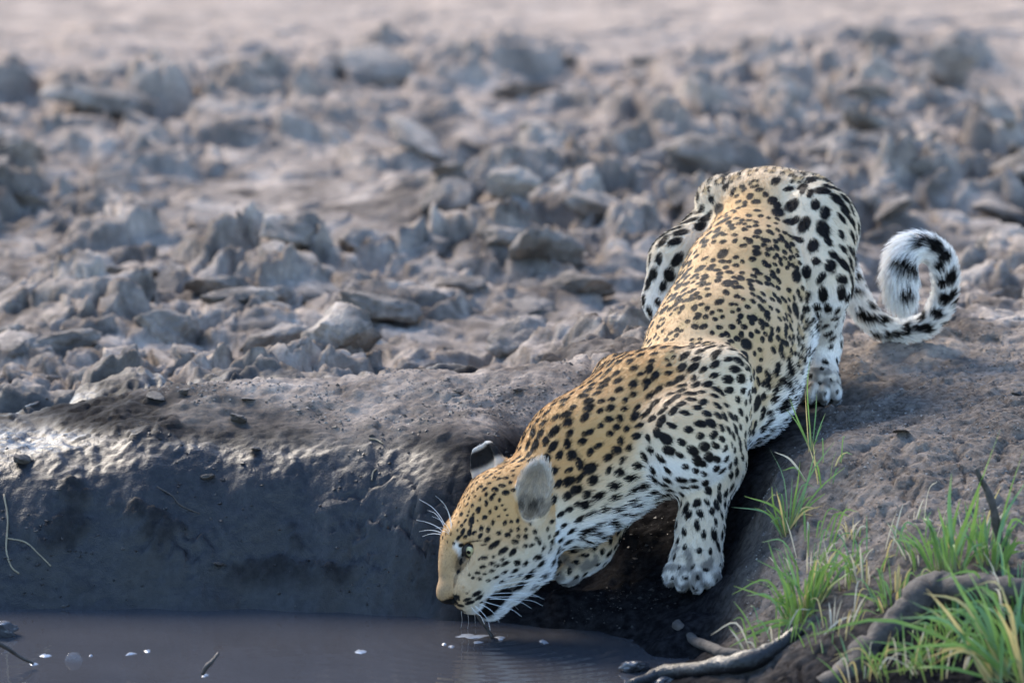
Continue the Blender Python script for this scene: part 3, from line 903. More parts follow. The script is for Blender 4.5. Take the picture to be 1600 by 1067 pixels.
order = np.lexsort(key.T)
ks = key[order]
start = {}
chg = np.where(np.any(np.diff(ks, axis=0) != 0, axis=1))[0] + 1
for s, e in zip(np.concatenate([[0], chg]), np.concatenate([chg, [nv]])):
    start[tuple(ks[s])] = order[s:e]
warp = np.stack([perlin(VX, 130.0, o) for o in (0.0, 31.0, 57.0)], 1) * 0.0014 + np.stack([perlin(VX, 420.0, o) for o in (3.0, 11.0, 77.0)], 1) * 0.0006
def splat(L, a=1.18, b=0.82):
    out = np.zeros(nv)
    for c, e1, e2, n, r1, r2, s in L:
        R = max(r1, r2) * 1.3 + 0.002
        lo = np.floor((c - R) / cell).astype(int); hi = np.floor((c + R) / cell).astype(int)
        ids = [start[k] for k in ((x, y, z) for x in range(lo[0], hi[0] + 1) for y in range(lo[1], hi[1] + 1) for z in range(lo[2], hi[2] + 1)) if k in start]
        if not ids:
            continue
        ids = np.concatenate(ids)
        q = VX[ids] - c + warp[ids] * min(1.0, r2 / 0.006)
        m = np.sqrt((q @ e1 / r1) ** 2 + (q @ e2 / r2) ** 2)
        v = (1 - sstep(b, a, m)) * s * ((VN[ids] @ n) > (0.1 if n is not HS else -0.6)) * (np.abs(q @ n) < R)
        out[ids] = np.maximum(out[ids], v)
    return out
dark = splat(BL)
ring = splat(RB, 1.2, 0.7)

# --- coat colour --------------------------------------------------------
hd = np.isin(regname, ('crown', 'cheek', 'brow', 'muzzle', 'jaw', 'nose')) * 0.45
T = par[:, 4] * sstep(-0.75, 0.55, dors + hd + 0.12 * perlin(VX, 14.0))
T = np.where(ear_f > 0.5, 0.55, np.where(ear_f > 0.02, np.maximum(T, 0.6), T))
T = np.clip(T + 0.10 * perlin(VX, 9.0, 4.0), 0, 1.15)
white, cream, tan = np.array([0.86, 0.83, 0.79]), np.array([0.71, 0.585, 0.425]), np.array([0.56, 0.325, 0.135])
def lerp(a, b, t):
    return a + (b - a) * t[:, None]
coat = lerp(np.tile(white, (nv, 1)), np.tile(cream, (nv, 1)), sstep(0.02, 0.42, T))
coat = lerp(coat, np.tile(tan, (nv, 1)), sstep(0.40, 0.95, T))
coat = lerp(coat, np.tile(np.array([0.50, 0.335, 0.16]), (nv, 1)), 0.75 * ring * sstep(0.2, 0.5, T))
nose_m = np.clip(nose_w / (nose_w + 1.0) * 2.2, 0, 1) * np.isin(regname, ('nose', 'brow', 'muzzle', 'crown', 'cheek'))
coat = lerp(coat, np.tile(np.array([0.36, 0.235, 0.130]), (nv, 1)), 0.8 * nose_m * (0.75 + 0.25 * sstep(-0.3, 0.3, perlin(VX, 60.0, 3.0))))
# fine dark speckle on the bridge of the nose and the muzzle
spk = np.isin(regname, ('nose', 'muzzle', 'brow')) * sstep(0.05, 0.35, perlin(VX, 330.0, 8.0))
coat = coat * (1 - 0.2 * spk)[:, None]
# grey toes
pw_ = np.isin(regname, ('paw', 'farpaw')) * sstep(-0.3, 0.4, perlin(VX, 60.0, 2.0) + 0.1)
coat = lerp(coat, np.tile(np.array([0.17, 0.15, 0.13]), (nv, 1)), 0.85 * pw_)
# ears: grey-white furred inside, black-and-white backs
er = ear_f > 0.5
inner = sstep(0.05, 0.35, ear_in) * er
coat = lerp(coat, np.tile(np.array([0.46, 0.39, 0.32]), (nv, 1)), inner * (0.6 + 0.4 * sstep(-0.3, 0.3, perlin(VX, 95.0, 6.0))))
dark = np.where(er, np.maximum(dark * 0.8, (1 - inner) * 0.9 * (sstep(0.15, 0.30, ear_t) * (1 - sstep(0.68, 0.85, ear_t))) * (ear_in < -0.2)), dark)
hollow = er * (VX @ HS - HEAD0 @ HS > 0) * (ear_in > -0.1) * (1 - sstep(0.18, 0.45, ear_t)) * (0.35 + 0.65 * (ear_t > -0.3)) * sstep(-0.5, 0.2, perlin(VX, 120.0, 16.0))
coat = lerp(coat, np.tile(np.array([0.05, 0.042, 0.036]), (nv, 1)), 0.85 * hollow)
coat = lerp(coat, np.tile(np.array([0.60, 0.55, 0.49]), (nv, 1)), 0.8 * inner * sstep(0.70, 0.95, ear_t))
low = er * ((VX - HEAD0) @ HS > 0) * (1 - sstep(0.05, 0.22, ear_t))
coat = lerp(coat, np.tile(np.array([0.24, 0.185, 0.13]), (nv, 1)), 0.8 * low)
# the far ear is dark inside below its pale rim
ri = er & ((VX - HEAD0) @ HS < 0)
dark = np.where(ri, sstep(0.42, 0.56, ear_t) * (1 - sstep(0.84, 0.92, ear_t)) * 1.0, dark)
white_brow = splat([(lambda i: (VX[i], unit(CR - (CR @ VN[i]) * VN[i]), np.cross(VN[i], unit(CR - (CR @ VN[i]) * VN[i])), VN[i], 0.007, 0.016, 1.0))(surf_at(719, 861))], 1.4, 0.4)
coat = lerp(coat, np.tile(white, (nv, 1)), white_brow)
blackc = np.array([0.006, 0.005, 0.005])
brownc = np.array([0.030, 0.018, 0.010])
coat = lerp(coat, np.tile(white * 0.55, (nv, 1)), ri * sstep(0.86, 0.95, ear_t))
coat = lerp(coat, np.tile(np.array([0.46, 0.33, 0.20]), (nv, 1)), (ear_f > 0.5) * (1 - ri * (ear_t > 0.84)) * (1 - inner) * 0.7)
sp_c = lerp(np.tile(blackc, (nv, 1)), np.tile(brownc, (nv, 1)), 0.2 * sstep(0.6, 1.0, T) * par[:, 3])
coat = coat * (1 - dark[:, None]) + sp_c * dark[:, None]

at = me.attributes.new('coat', 'FLOAT_COLOR', 'POINT')
at.data.foreach_set('color', np.concatenate([coat * 0.85, np.ones((nv, 1))], 1).astype(np.float32).ravel())

leopard = bpy.data.objects.new('leopard', None); COL.objects.link(leopard)
leopard.location = (0.3, 0.1, 0.2); leopard.empty_display_size = 0.1
tag(leopard, 'spotted leopard crouching head-down on the muddy bank to drink, tail curled up', 'leopard')
def lpart(name, data, mat, parent=None, label=None):
    o = link(name, data, mat)
    o.parent = parent or leopard
    o.matrix_parent_inverse = Matrix.Translation(-Vector((0.3, 0.1, 0.2)))
    if label:
        o['label'] = label
    return o
M = Mat('leopard_skin')
M.set(Base_Color=M.attr('coat').outputs['Color'], Roughness=0.75)
M.put(M.b.inputs['Specular IOR Level'], 0.2)
body = lpart('body', me, M.m)

# --- fur -----------------------------------------------------------------
if True:
    NH = 330000
    A = VX[FX[:, 0]]; area = 0.5 * np.linalg.norm(np.cross(VX[FX[:, 2]] - A, VX[FX[:, 3]] - VX[FX[:, 1]]), axis=1)
    hl = par[FX[:, 0], 5]
    wgt = area * np.clip(0.011 / hl, 0.55, 2.0)
    wgt[(VX[FX[:, 0]] @ CF) > 1e9] = 0
    cum = np.cumsum(wgt); cum /= cum[-1]
    fi = np.searchsorted(cum, rng.random(NH))
    u, v = rng.random(NH), rng.random(NH)
    W4 = np.stack([(1 - u) * (1 - v), u * (1 - v), u * v, (1 - u) * v], 1)
    def itp(a):
        return (a[FX[fi]] * W4[:, :, None]).sum(1) if a.ndim == 2 else (a[FX[fi]] * W4).sum(1)
    root = itp(VX); nn = itp(VN); nn /= np.linalg.norm(nn, axis=1)[:, None]
    ff = itp(flow); hc = itp(coat); L = itp(par[:, 5]); lift = itp(par[:, 6]); eyed = np.minimum(np.linalg.norm(root - EYES[1][0], axis=1), np.linalg.norm(root - EYES[-1][0], axis=1))
    ef = itp(ear_f); di = itp(dark); tp = itp(tpos)
    L = L * rng.uniform(0.5, 0.95, NH)
    L *= 1 + 0.9 * sstep(0.66, 0.80, tp)                     # brush at the tail tip
    L = np.where(ef > 0.5, L * np.where((itp(ear_in) > 0.1) & ((root - HEAD0) @ HS > 0), rng.uniform(1.0, 2.2, NH), 0.5), L)
    L = np.where(eyed < 0.021, L * 0.15, L)
    nl = HP(704, 940, 0.0)
    L = np.where(np.linalg.norm(root - nl, axis=1) < 0.018, L * 0.3, L)
    tang = ff + 0.30 * np.stack([perlin(root, 45.0, o) for o in (0, 20, 40)], 1) + 0.13 * rng.normal(size=(NH, 3))
    tang -= (tang * nn).sum(1)[:, None] * nn
    tang /= np.linalg.norm(tang, axis=1)[:, None] + 1e-9
    lift = np.clip(lift + 0.10 * rng.normal(size=NH) + 0.12 * perlin(root, 70.0, 9.0), 0.08, 1.0)
    pts = np.empty((NH, 4, 3))
    pts[:, 0] = root - nn * 0.0008
    grav = np.array([0, 0, -1.0])
    for k, (t, lf) in enumerate(((1 / 3, 1.15), (1 / 3, 0.85), (1 / 3, 0.55))):
        d = tang + nn * (lift * lf)[:, None] + grav * 0.18 * (L / 0.02)[:, None] * k / 2
        d /= np.linalg.norm(d, axis=1)[:, None]
        pts[:, k + 1] = pts[:, k] + d * (L * t)[:, None]
    hc = hc * rng.uniform(0.80, 1.14, NH)[:, None] + 0
    hcur = bpy.data.hair_curves.new('fur')
    hcur.add_curves([4] * NH)
    hcur.position_data.foreach_set('vector', pts.astype(np.float32).ravel())
    rad = np.clip(L / 0.012, 0.6, 1.3)[:, None] * np.array([0.00042, 0.00038, 0.00028, 0.00008])
    ra = hcur.attributes.get('radius') or hcur.attributes.new('radius', 'FLOAT', 'POINT')
    ra.data.foreach_set('value', rad.astype(np.float32).ravel())
    ca = hcur.attributes.new('coat', 'FLOAT_COLOR', 'CURVE')
    ca.data.foreach_set('color', np.concatenate([np.clip(hc, 0, 0.92), np.ones((NH, 1))], 1).astype(np.float32).ravel())
    M = Mat('leopard_fur')
    M.set(Base_Color=M.attr('coat').outputs['Color'], Roughness=0.55)
    M.put(M.b.inputs['Specular IOR Level'], 0.05)
    fur = lpart('fur', hcur, M.m, body)
    fur.matrix_parent_inverse = Matrix.Identity(4)

# --- eyes, whiskers ----------------------------------------------------------
def cap_mesh(name, c, axis, r, a0, a1, seg=20, rings=8):
    """part of a sphere between two angles from its axis"""
    ax = unit(axis); u = unit(np.cross(ax, (0.3, 0.5, 0.8))); v = np.cross(ax, u)
    V, F = [], []
    for i in range(rings + 1):
        t = a0 + (a1 - a0) * i / rings
        for j in range(seg):
            p = 2 * math.pi * j / seg
            V.append(np.array(c) + r * (math.cos(t) * ax + math.sin(t) * (math.cos(p) * u + math.sin(p) * v)))
    for i in range(rings):
        for j in range(seg):
            F.append((i * seg + j, (i + 1) * seg + j, (i + 1) * seg + (j + 1) % seg, i * seg + (j + 1) % seg))
    return mesh_from(name, V, F)
def plain(name, col, rough=0.6, spec=0.5):
    M = Mat(name)
    n = M.noise(60.0, 3)
    M.set(Base_Color=M.mix(n, rgb(*[c * 0.8 for c in col]), rgb(*[min(1, c * 1.15) for c in col])), Roughness=rough)
    M.put(M.b.inputs['Specular IOR Level'], spec)
    return M.m
m_ball, m_iris, m_pupil = plain('eye_dark', (0.012, 0.010, 0.009), 0.15), plain('iris_pale', (0.60, 0.54, 0.30), 0.25), plain('pupil_black', (0.004, 0.004, 0.004), 0.08)
R_E = 0.0165
m_lid = plain('eyelid_dark', (0.020, 0.015, 0.012), 0.5, 0.3)
def lid_mesh(c, L, A, U, r, s, f0, f1):
    """eyelid: part of a sphere hinged on the eye's corners; f0(u) is the free edge"""
    V, F, n, m = [], [], 15, 7
    for i in range(n):
        u = math.radians(-78 + 156 * i / (n - 1))
        e = math.cos(min(1.0, abs(u) / math.radians(62)) * math.pi / 2)
        for j in range(m):
            f = s * math.radians((f0 * e - 6 * (1 - e)) + (f1 - f0 * e) * j / (m - 1))
            d = math.cos(u) * (math.cos(f) * L + math.sin(f) * U) + math.sin(u) * A
            V.append(c + d * r * (1.0 + 0.03 * (j == 0)))
    for i in range(n - 1):
        for j in range(m - 1):
            q = (i * m + j, (i + 1) * m + j, (i + 1) * m + j + 1, i * m + j + 1)
            F.append(q if s > 0 else q[::-1])
    return mesh_from('eyelid', V, F)
for s in (1, -1):
    e, out = EYES[s]
    axis = unit(HH * 0.45 + HS * s * 0.87 + HT * 0.05)
    look = unit(HH * 0.66 + HS * s * 0.74 + HT * 0.02)
    c = e - out * 0.0042
    A = unit(-HH * 0.85 + HT * 0.52); A = unit(A - (A @ axis) * axis); U = np.cross(A, axis) * s
    if U @ HT < 0:
        U = -U
    eye = lpart('eye', cap_mesh('eye', c, look, R_E, 0.02, 3.1), m_ball)
    iris = lpart('iris', cap_mesh('iris', c, look, R_E * 1.02, 0.03, 0.62, rings=5), m_iris, eye)
    pup = lpart('pupil', cap_mesh('pupil', c, look, R_E * 1.045, 0.001, 0.22, rings=3), m_pupil, eye)
    up = lpart('eyelid', lid_mesh(c, axis, A, U, R_E * 1.12, 1, 20, 95), m_lid, eye)
    lo = lpart('eyelid', lid_mesh(c, axis, A, U, R_E * 1.12, -1, 34, 95), m_lid, eye)
    for o in (iris, pup, up, lo):
        o.matrix_parent_inverse = Matrix.Identity(4)
m_whisk = plain('whisker_white', (0.86, 0.86, 0.84), 0.45)
def whisker(pts, r0=0.0005):
    p = spline(pts, 12)
    V, F = tube(p, np.linspace(r0, r0 * 0.25, 12), 5, cap=False)
    lpart('whisker', mesh_from('whisker', V, F), m_whisk)
WH = [[(748, 922), (790, 912), (835, 905), (868, 904)], [(750, 926), (800, 916), (850, 908), (875, 898)], [(748, 930), (790, 926), (830, 928), (850, 936)],
      [(752, 935), (800, 936), (830, 938), (848, 946)], [(745, 936), (775, 945), (800, 952), (815, 963)], [(742, 940), (760, 948), (772, 958), (780, 972)],
      [(738, 942), (752, 955), (762, 968), (766, 985)], [(744, 930), (780, 935), (812, 940), (830, 950)], [(735, 945), (742, 955), (752, 963), (757, 975)],
      [(755, 918), (800, 902), (840, 895), (862, 900)], [(750, 932), (790, 932), (820, 930), (840, 932)]]
for k, w in enumerate(WH):
    for s in (1, -1):
        pts = []
        for j, (px, py) in enumerate(w):
            d = (0.036, 0.060, 0.085, 0.105)[j]
            pts.append(HP(px, py, d))
        if s < 0:
            pts = [q - 2 * ((q - HEAD0) @ HS) * HS for q in pts]
        whisker(pts)
for w in ([(700, 832), (690, 810), (675, 792), (655, 780)], [(699, 834), (690, 815), (680, 802), (668, 797)], [(697, 836), (685, 824), (668, 816), (650, 812)], [(696, 836), (684, 830), (670, 828), (655, 830)], [(696, 838), (685, 834), (672, 834), (660, 838)]):
    whisker([HP(px, py, -0.020 - 0.012 * j) for j, (px, py) in enumerate(w)], 0.0006)
    whisker([(lambda q: q - 2 * ((q - HEAD0) @ HS) * HS)(HP(px, py, -0.020 - 0.018 * j)) for j, (px, py) in enumerate(w)], 0.0006)

# ------------------------------------------------------------------ clods of dried mud in the field
def on_ground(px, py, z=0.24):
    r = CF + (px - 800.0) / FPX * CR + (533.5 - py) / FPX * CU
    t = (z - CPOS[2]) / r[2]
    return CPOS + t * r
def clod_mesh(seed, flat=0.7, cuts=9, rough=1.0):
    bm = bmesh.new()
    bmesh.ops.create_icosphere(bm, subdivisions=4, radius=1.0)
    V = np.array([v.co[:] for v in bm.verts]); F = np.array([[v.index for v in f.verts] for f in bm.faces])
    bm.free()
    g = np.random.default_rng(seed)
    for _ in range(cuts):
        n = unit(g.normal(size=3)); d = g.uniform(0.35, 0.75)
        h = V @ n - d
        V = V - np.clip(h, 0, None)[:, None] * n * 0.97
    N = V / (np.linalg.norm(V, axis=1)[:, None] + 1e-9)
    V = V + N * (0.34 * fbm(V, 1.3, 3, off=seed * 3.1) + 0.30 * fbm(V, 2.6, 6, 0.62, ridged=True, off=seed) )[:, None] * rough
    V[:, 2] *= flat
    return mesh_from('clod', V, F)
M = Mat('dry_clod')
wp = M.n('ShaderNodeNewGeometry').outputs['Position']
n1 = M.noise(9.0, 6, 0.6, wp); n2 = M.noise(70.0, 5, 0.65, wp); nd = M.noise(5.5, 6, 0.62, wp, 0.8)
oi = M.n('ShaderNodeObjectInfo')
c = M.mix(M.ramp(n1, [(0.35, 0.0), (0.65, 1.0)]), rgb(0.105, 0.087, 0.073), rgb(0.40, 0.342, 0.292))
c = M.mix(M.math('MULTIPLY', M.ramp(n2, [(0.38, 1.0), (0.55, 0.0)]), 0.5), c, rgb(0.11, 0.098, 0.09))
c = M.mix(M.math('MULTIPLY', M.ramp(nd, [(0.50, 0.0), (0.60, 1.0)]), 0.6), c, rgb(0.075, 0.066, 0.060))
c = M.mix(M.ramp(oi.outputs['Random'], [(0.6, 0.0), (1.0, 0.5)]), c, rgb(0.10, 0.088, 0.080))
M.set(Base_Color=c, Roughness=0.92, Normal=M.bump(n2, 0.012, 0.8))
M.put(M.b.inputs['Specular IOR Level'], 0.15)
m_clod = M.m
CLODS = [clod_mesh(k, f, c) for k, (f, c) in enumerate(((0.7, 9), (0.55, 8), (0.8, 11), (0.6, 7), (0.45, 10), (0.9, 9), (0.65, 12), (0.5, 8), (0.75, 10), (0.6, 9)))]
def clod(px, py, w, var, label, group=None, sq=(1, 1, 1), rot=None, sink=0.35, Y=None):
    """clod whose base sits at pixel (px, py), w metres half-width"""
    q = on_ground(px, py) if Y is None else P(px, py, Y)
    z = float(ground_at(q[0], q[1]))
    o = link('mud_clod', CLODS[var], m_clod, label=label, cat='clod', group=group)
    o.location = (q[0], q[1], z + w * sq[2] * sink)
    o.scale = (w * sq[0], w * sq[1], w * sq[2])
    o.rotation_euler = rot or (random.uniform(-0.5, 0.5), random.uniform(-0.5, 0.5), random.uniform(0, 6.28))
    return o
if True:
    G = 'clods of dried mud behind the bank'
    clod(437, 432, 0.051, 4, 'pale smooth slab of mud tilted up against dark lumps left of centre', G, (1.1, 0.9, 1.0), (0.2, 0.55, -0.3), 0.7)
    clod(545, 588, 0.074, 2, 'large pointed pale clod nearest behind the rim, dark on its right side', G, (1.0, 0.8, 1.0), (0.1, -0.25, 0.4), 0.3)
    clod(590, 505, 0.066, 1, 'wide low dark block behind the large pointed pale clod', G, (1.1, 0.7, 0.9), (0, 0.15, 0.2), 0.3)
    clod(820, 565, 0.066, 6, 'rough crumbly lump right behind the rim above the leopard\'s ears', G, (1.1, 0.8, 1.0), (0, 0, 0.9), 0.3)
    clod(795, 360, 0.058, 5, 'brownish rounded lump above and left of the leopard\'s hind knee', G, (1.1, 0.8, 0.8), (0, 0.1, 0.1), 0.35)
    clod(925, 365, 0.066, 0, 'pale squared block beside the leopard\'s raised hind knee', G, (1.1, 0.8, 0.9), (0.1, 0.2, 0.3), 0.4)
    clod(1110, 285, 0.109, 8, 'big dark block standing right above the leopard\'s rump', G, (1.1, 0.7, 0.85), (0, 0.15, 0.2), 0.35)
    clod(1480, 135, 0.066, 5, 'pyramid-shaped grey clod at the upper right, dark on its right', G, (1.0, 0.8, 1.0), (0, 0.1, 0.5), 0.4)
    clod(1372, 100, 0.058, 2, 'rounded bluish clod left of the pyramid-shaped one at upper right', G, (1.0, 0.8, 0.9), None, 0.4)
    clod(165, 185, 0.086, 3, 'broad dark mound at the upper left of the mud field', G, (1.3, 0.8, 0.7), (0, 0.1, 0.1), 0.3)
    clod(740, 310, 0.048, 7, 'nearly black clod above the middle of the mud field', G, (1.1, 0.8, 1.0), None, 0.4)
    clod(350, 470, 0.055, 9, 'dark hollow-sided clod under the pale tilted slab', G, (1.2, 0.8, 0.9), None, 0.3)
    clod(1290, 255, 0.055, 1, 'flat grey clod just right of the leopard\'s rump', G, (1.2, 0.8, 0.8), None, 0.3)
    spots = []
    lr2 = random.Random(21)
    tries = 0
    while len(spots) < 170 and tries < 9000:
        tries += 1
        px, py = lr2.uniform(-120, 1720), 60 + 540 * lr2.random() ** 0.8
        q = on_ground(px, py)
        if q[1] < 0.78 + 0.3 * (q[0] > 0.3):
            continue
        w = 0.028 + 0.055 * lr2.random() ** 1.8
        if any(math.hypot(q[0] - a, q[1] - b) < 0.75 * (w + r) for a, b, r in spots):
            continue
        if perlin(np.array([[q[0], q[1], 0.0]]), 1.1, 9.0)[0] > 0.28:
            continue
        spots.append((q[0], q[1], w))
        clod(px, py, w, lr2.randrange(10), 'lump of dried grey mud among many on the churned field behind the leopard', G,
             (lr2.uniform(0.8, 1.4), lr2.uniform(0.7, 1.1), lr2.uniform(0.5, 0.85)), (lr2.uniform(-0.5, 0.5), lr2.uniform(-0.5, 0.5), lr2.uniform(0, 6.28)), lr2.uniform(-0.15, 0.2))

# ------------------------------------------------------------------ grass, roots, twigs, small things on the bank and the water
_YS = np.linspace(-1.25, 1.0, 700)
def hit(px, py):
    """where the ray through a pixel of the photograph meets the bank or the water"""
    r = CF + (px - 800.0) / FPX * CR + (533.5 - py) / FPX * CU
    t = (_YS - CPOS[1]) / r[1]
    q = CPOS + t[:, None] * r
    z = np.maximum(ground_at(q[:, 0], q[:, 1]), 0.0)
    k = np.argmax(q[:, 2] <= z)
    return np.array([q[k, 0], q[k, 1], z[k]])

def leaf_mat(name, a, b, tip):
    M = Mat(name)
    g = M.n('ShaderNodeTexCoord').outputs['UV']
    n = M.noise(30.0, 3)
    c = M.mix(n, rgb(*a), rgb(*b))
    at = M.attr('along').outputs['Fac']
    c = M.mix(M.ramp(at, [(0.70, 0.0), (1.0, 0.8)]), c, rgb(*tip))
    c = M.mix(M.ramp(at, [(0.0, 0.75), (0.22, 0.0)]), c, rgb(0.26, 0.22, 0.11))
    M.set(Base_Color=c, Roughness=0.45)
    M.put(M.b.inputs['Specular IOR Level'], 0.35)
    tr = M.n('ShaderNodeBsdfTranslucent'); M.put(tr.inputs[0], c)
    mx = M.n('ShaderNodeMixShader'); mx.inputs[0].default_value = 0.30
    M.t.links.new(M.b.outputs[0], mx.inputs[1]); M.t.links.new(tr.outputs[0], mx.inputs[2])
    M.t.links.new(mx.outputs[0], M.t.nodes['Material Output'].inputs[0])
    return M.m
GREEN = [leaf_mat('grass_bright', (0.095, 0.19, 0.040), (0.19, 0.30, 0.075), (0.22, 0.30, 0.08)), leaf_mat('grass_blue', (0.085, 0.185, 0.070), (0.15, 0.27, 0.12), (0.24, 0.27, 0.13)),
         leaf_mat('grass_dry', (0.42, 0.33, 0.12), (0.52, 0.42, 0.20), (0.45, 0.33, 0.15)), leaf_mat('grass_pale', (0.42, 0.38, 0.28), (0.55, 0.50, 0.40), (0.5, 0.45, 0.35))]
lg = random.Random(5)
def blade_mesh(b, mid, tip, w, seg=8):
    c = spline([b, mid, tip], seg + 1)
    T = np.gradient(c, axis=0)
    V, F, al = [], [], []
    tw = lg.uniform(-0.9, 0.9)
    for k in range(seg + 1):
        t = k / seg
        s0 = np.cross(unit(T[k]), np.array([math.sin(tw + 0.8 * t), -math.cos(tw + 0.8 * t), 0.25])); s0 = unit(s0)
        n = unit(np.cross(s0, T[k]))
        ww = 0.82 * w * (0.55 + 0.9 * t if t < 0.4 else 0.91) * (1 - max(0, (t - 0.35) / 0.65) ** 1.6) + 0.0002
        V += [c[k] - s0 * ww, c[k] - n * ww * 0.35, c[k] + s0 * ww]; al += [t] * 3
    for k in range(seg):
        for j in (0, 1):
            a = 3 * k + j
            F.append((a, a + 1, a + 4, a + 3))
    me_ = mesh_from('blade', V, F)
    me_.attributes.new('along', 'FLOAT', 'POINT').data.foreach_set('value', np.array(al, np.float32))
    return me_
def tuft(px, py, n, tips, label, spread=0.018, width=0.0030, mats=(0, 0, 1, 0, 2), dY=0.05, lean=(0, 0, 0), hmin=0.04, hmax=0.10, base=None):
    """a grass tuft: blades aimed at listed pixels of the photograph, then random shorter ones"""
    q = hit(px, py) if base is None else np.array(base)
    root = bpy.data.objects.new('grass_tuft', None); COL.objects.link(root); root.location = Vector(q); root.empty_display_size = 0.02
    tag(root, label, 'grass', 'grass growing on the near bank')
    def add(b, m, t, w, mi):
        o = link('blade', blade_mesh(b - q, m - q, t - q, w), GREEN[mi], root)
    for (tx, ty, *o) in tips:
        w = o[0] if o else width
        mi = o[1] if len(o) > 1 else lg.choice(mats)
        bow = o[2] if len(o) > 2 else 0.12
        yt = q[1] + lg.uniform(-dY, dY)
        t = P(tx, ty, yt)
        b = q + np.array([lg.gauss(0, spread * 0.5), lg.gauss(0, spread * 0.5), -0.004])
        L = np.linalg.norm(t - b)
        m = 0.5 * (b + t) + np.array([0, 0, bow * L]) + np.array([lg.gauss(0, 0.04), lg.gauss(0, 0.04), 0]) * L
        add(b, m, t, w, mi)
    for _ in range(n):
        a = lg.uniform(0, 6.283); s = spread * math.sqrt(lg.random())
        b = q + np.array([s * math.cos(a), s * math.sin(a), 0])
        b[2] = float(ground_at(b[0], b[1])) - 0.004
        L = lg.uniform(hmin, hmax)
        d = unit(np.array([math.cos(a) * lg.uniform(0.1, 0.9), math.sin(a) * lg.uniform(0.1, 0.7), 1.0]) + np.array(lean))
        t = b + d * L
        dr = lg.random() ** 2 * 0.45
        m = b + 0.55 * (t - b) + np.array([0, 0, (0.06 + 0.25 * dr) * L])
        t = t + np.array([d[0] * dr * L, d[1] * dr * L, -dr * L])
        add(b, m, t, width * lg.uniform(0.5, 1.0), lg.choice(mats))
    return root

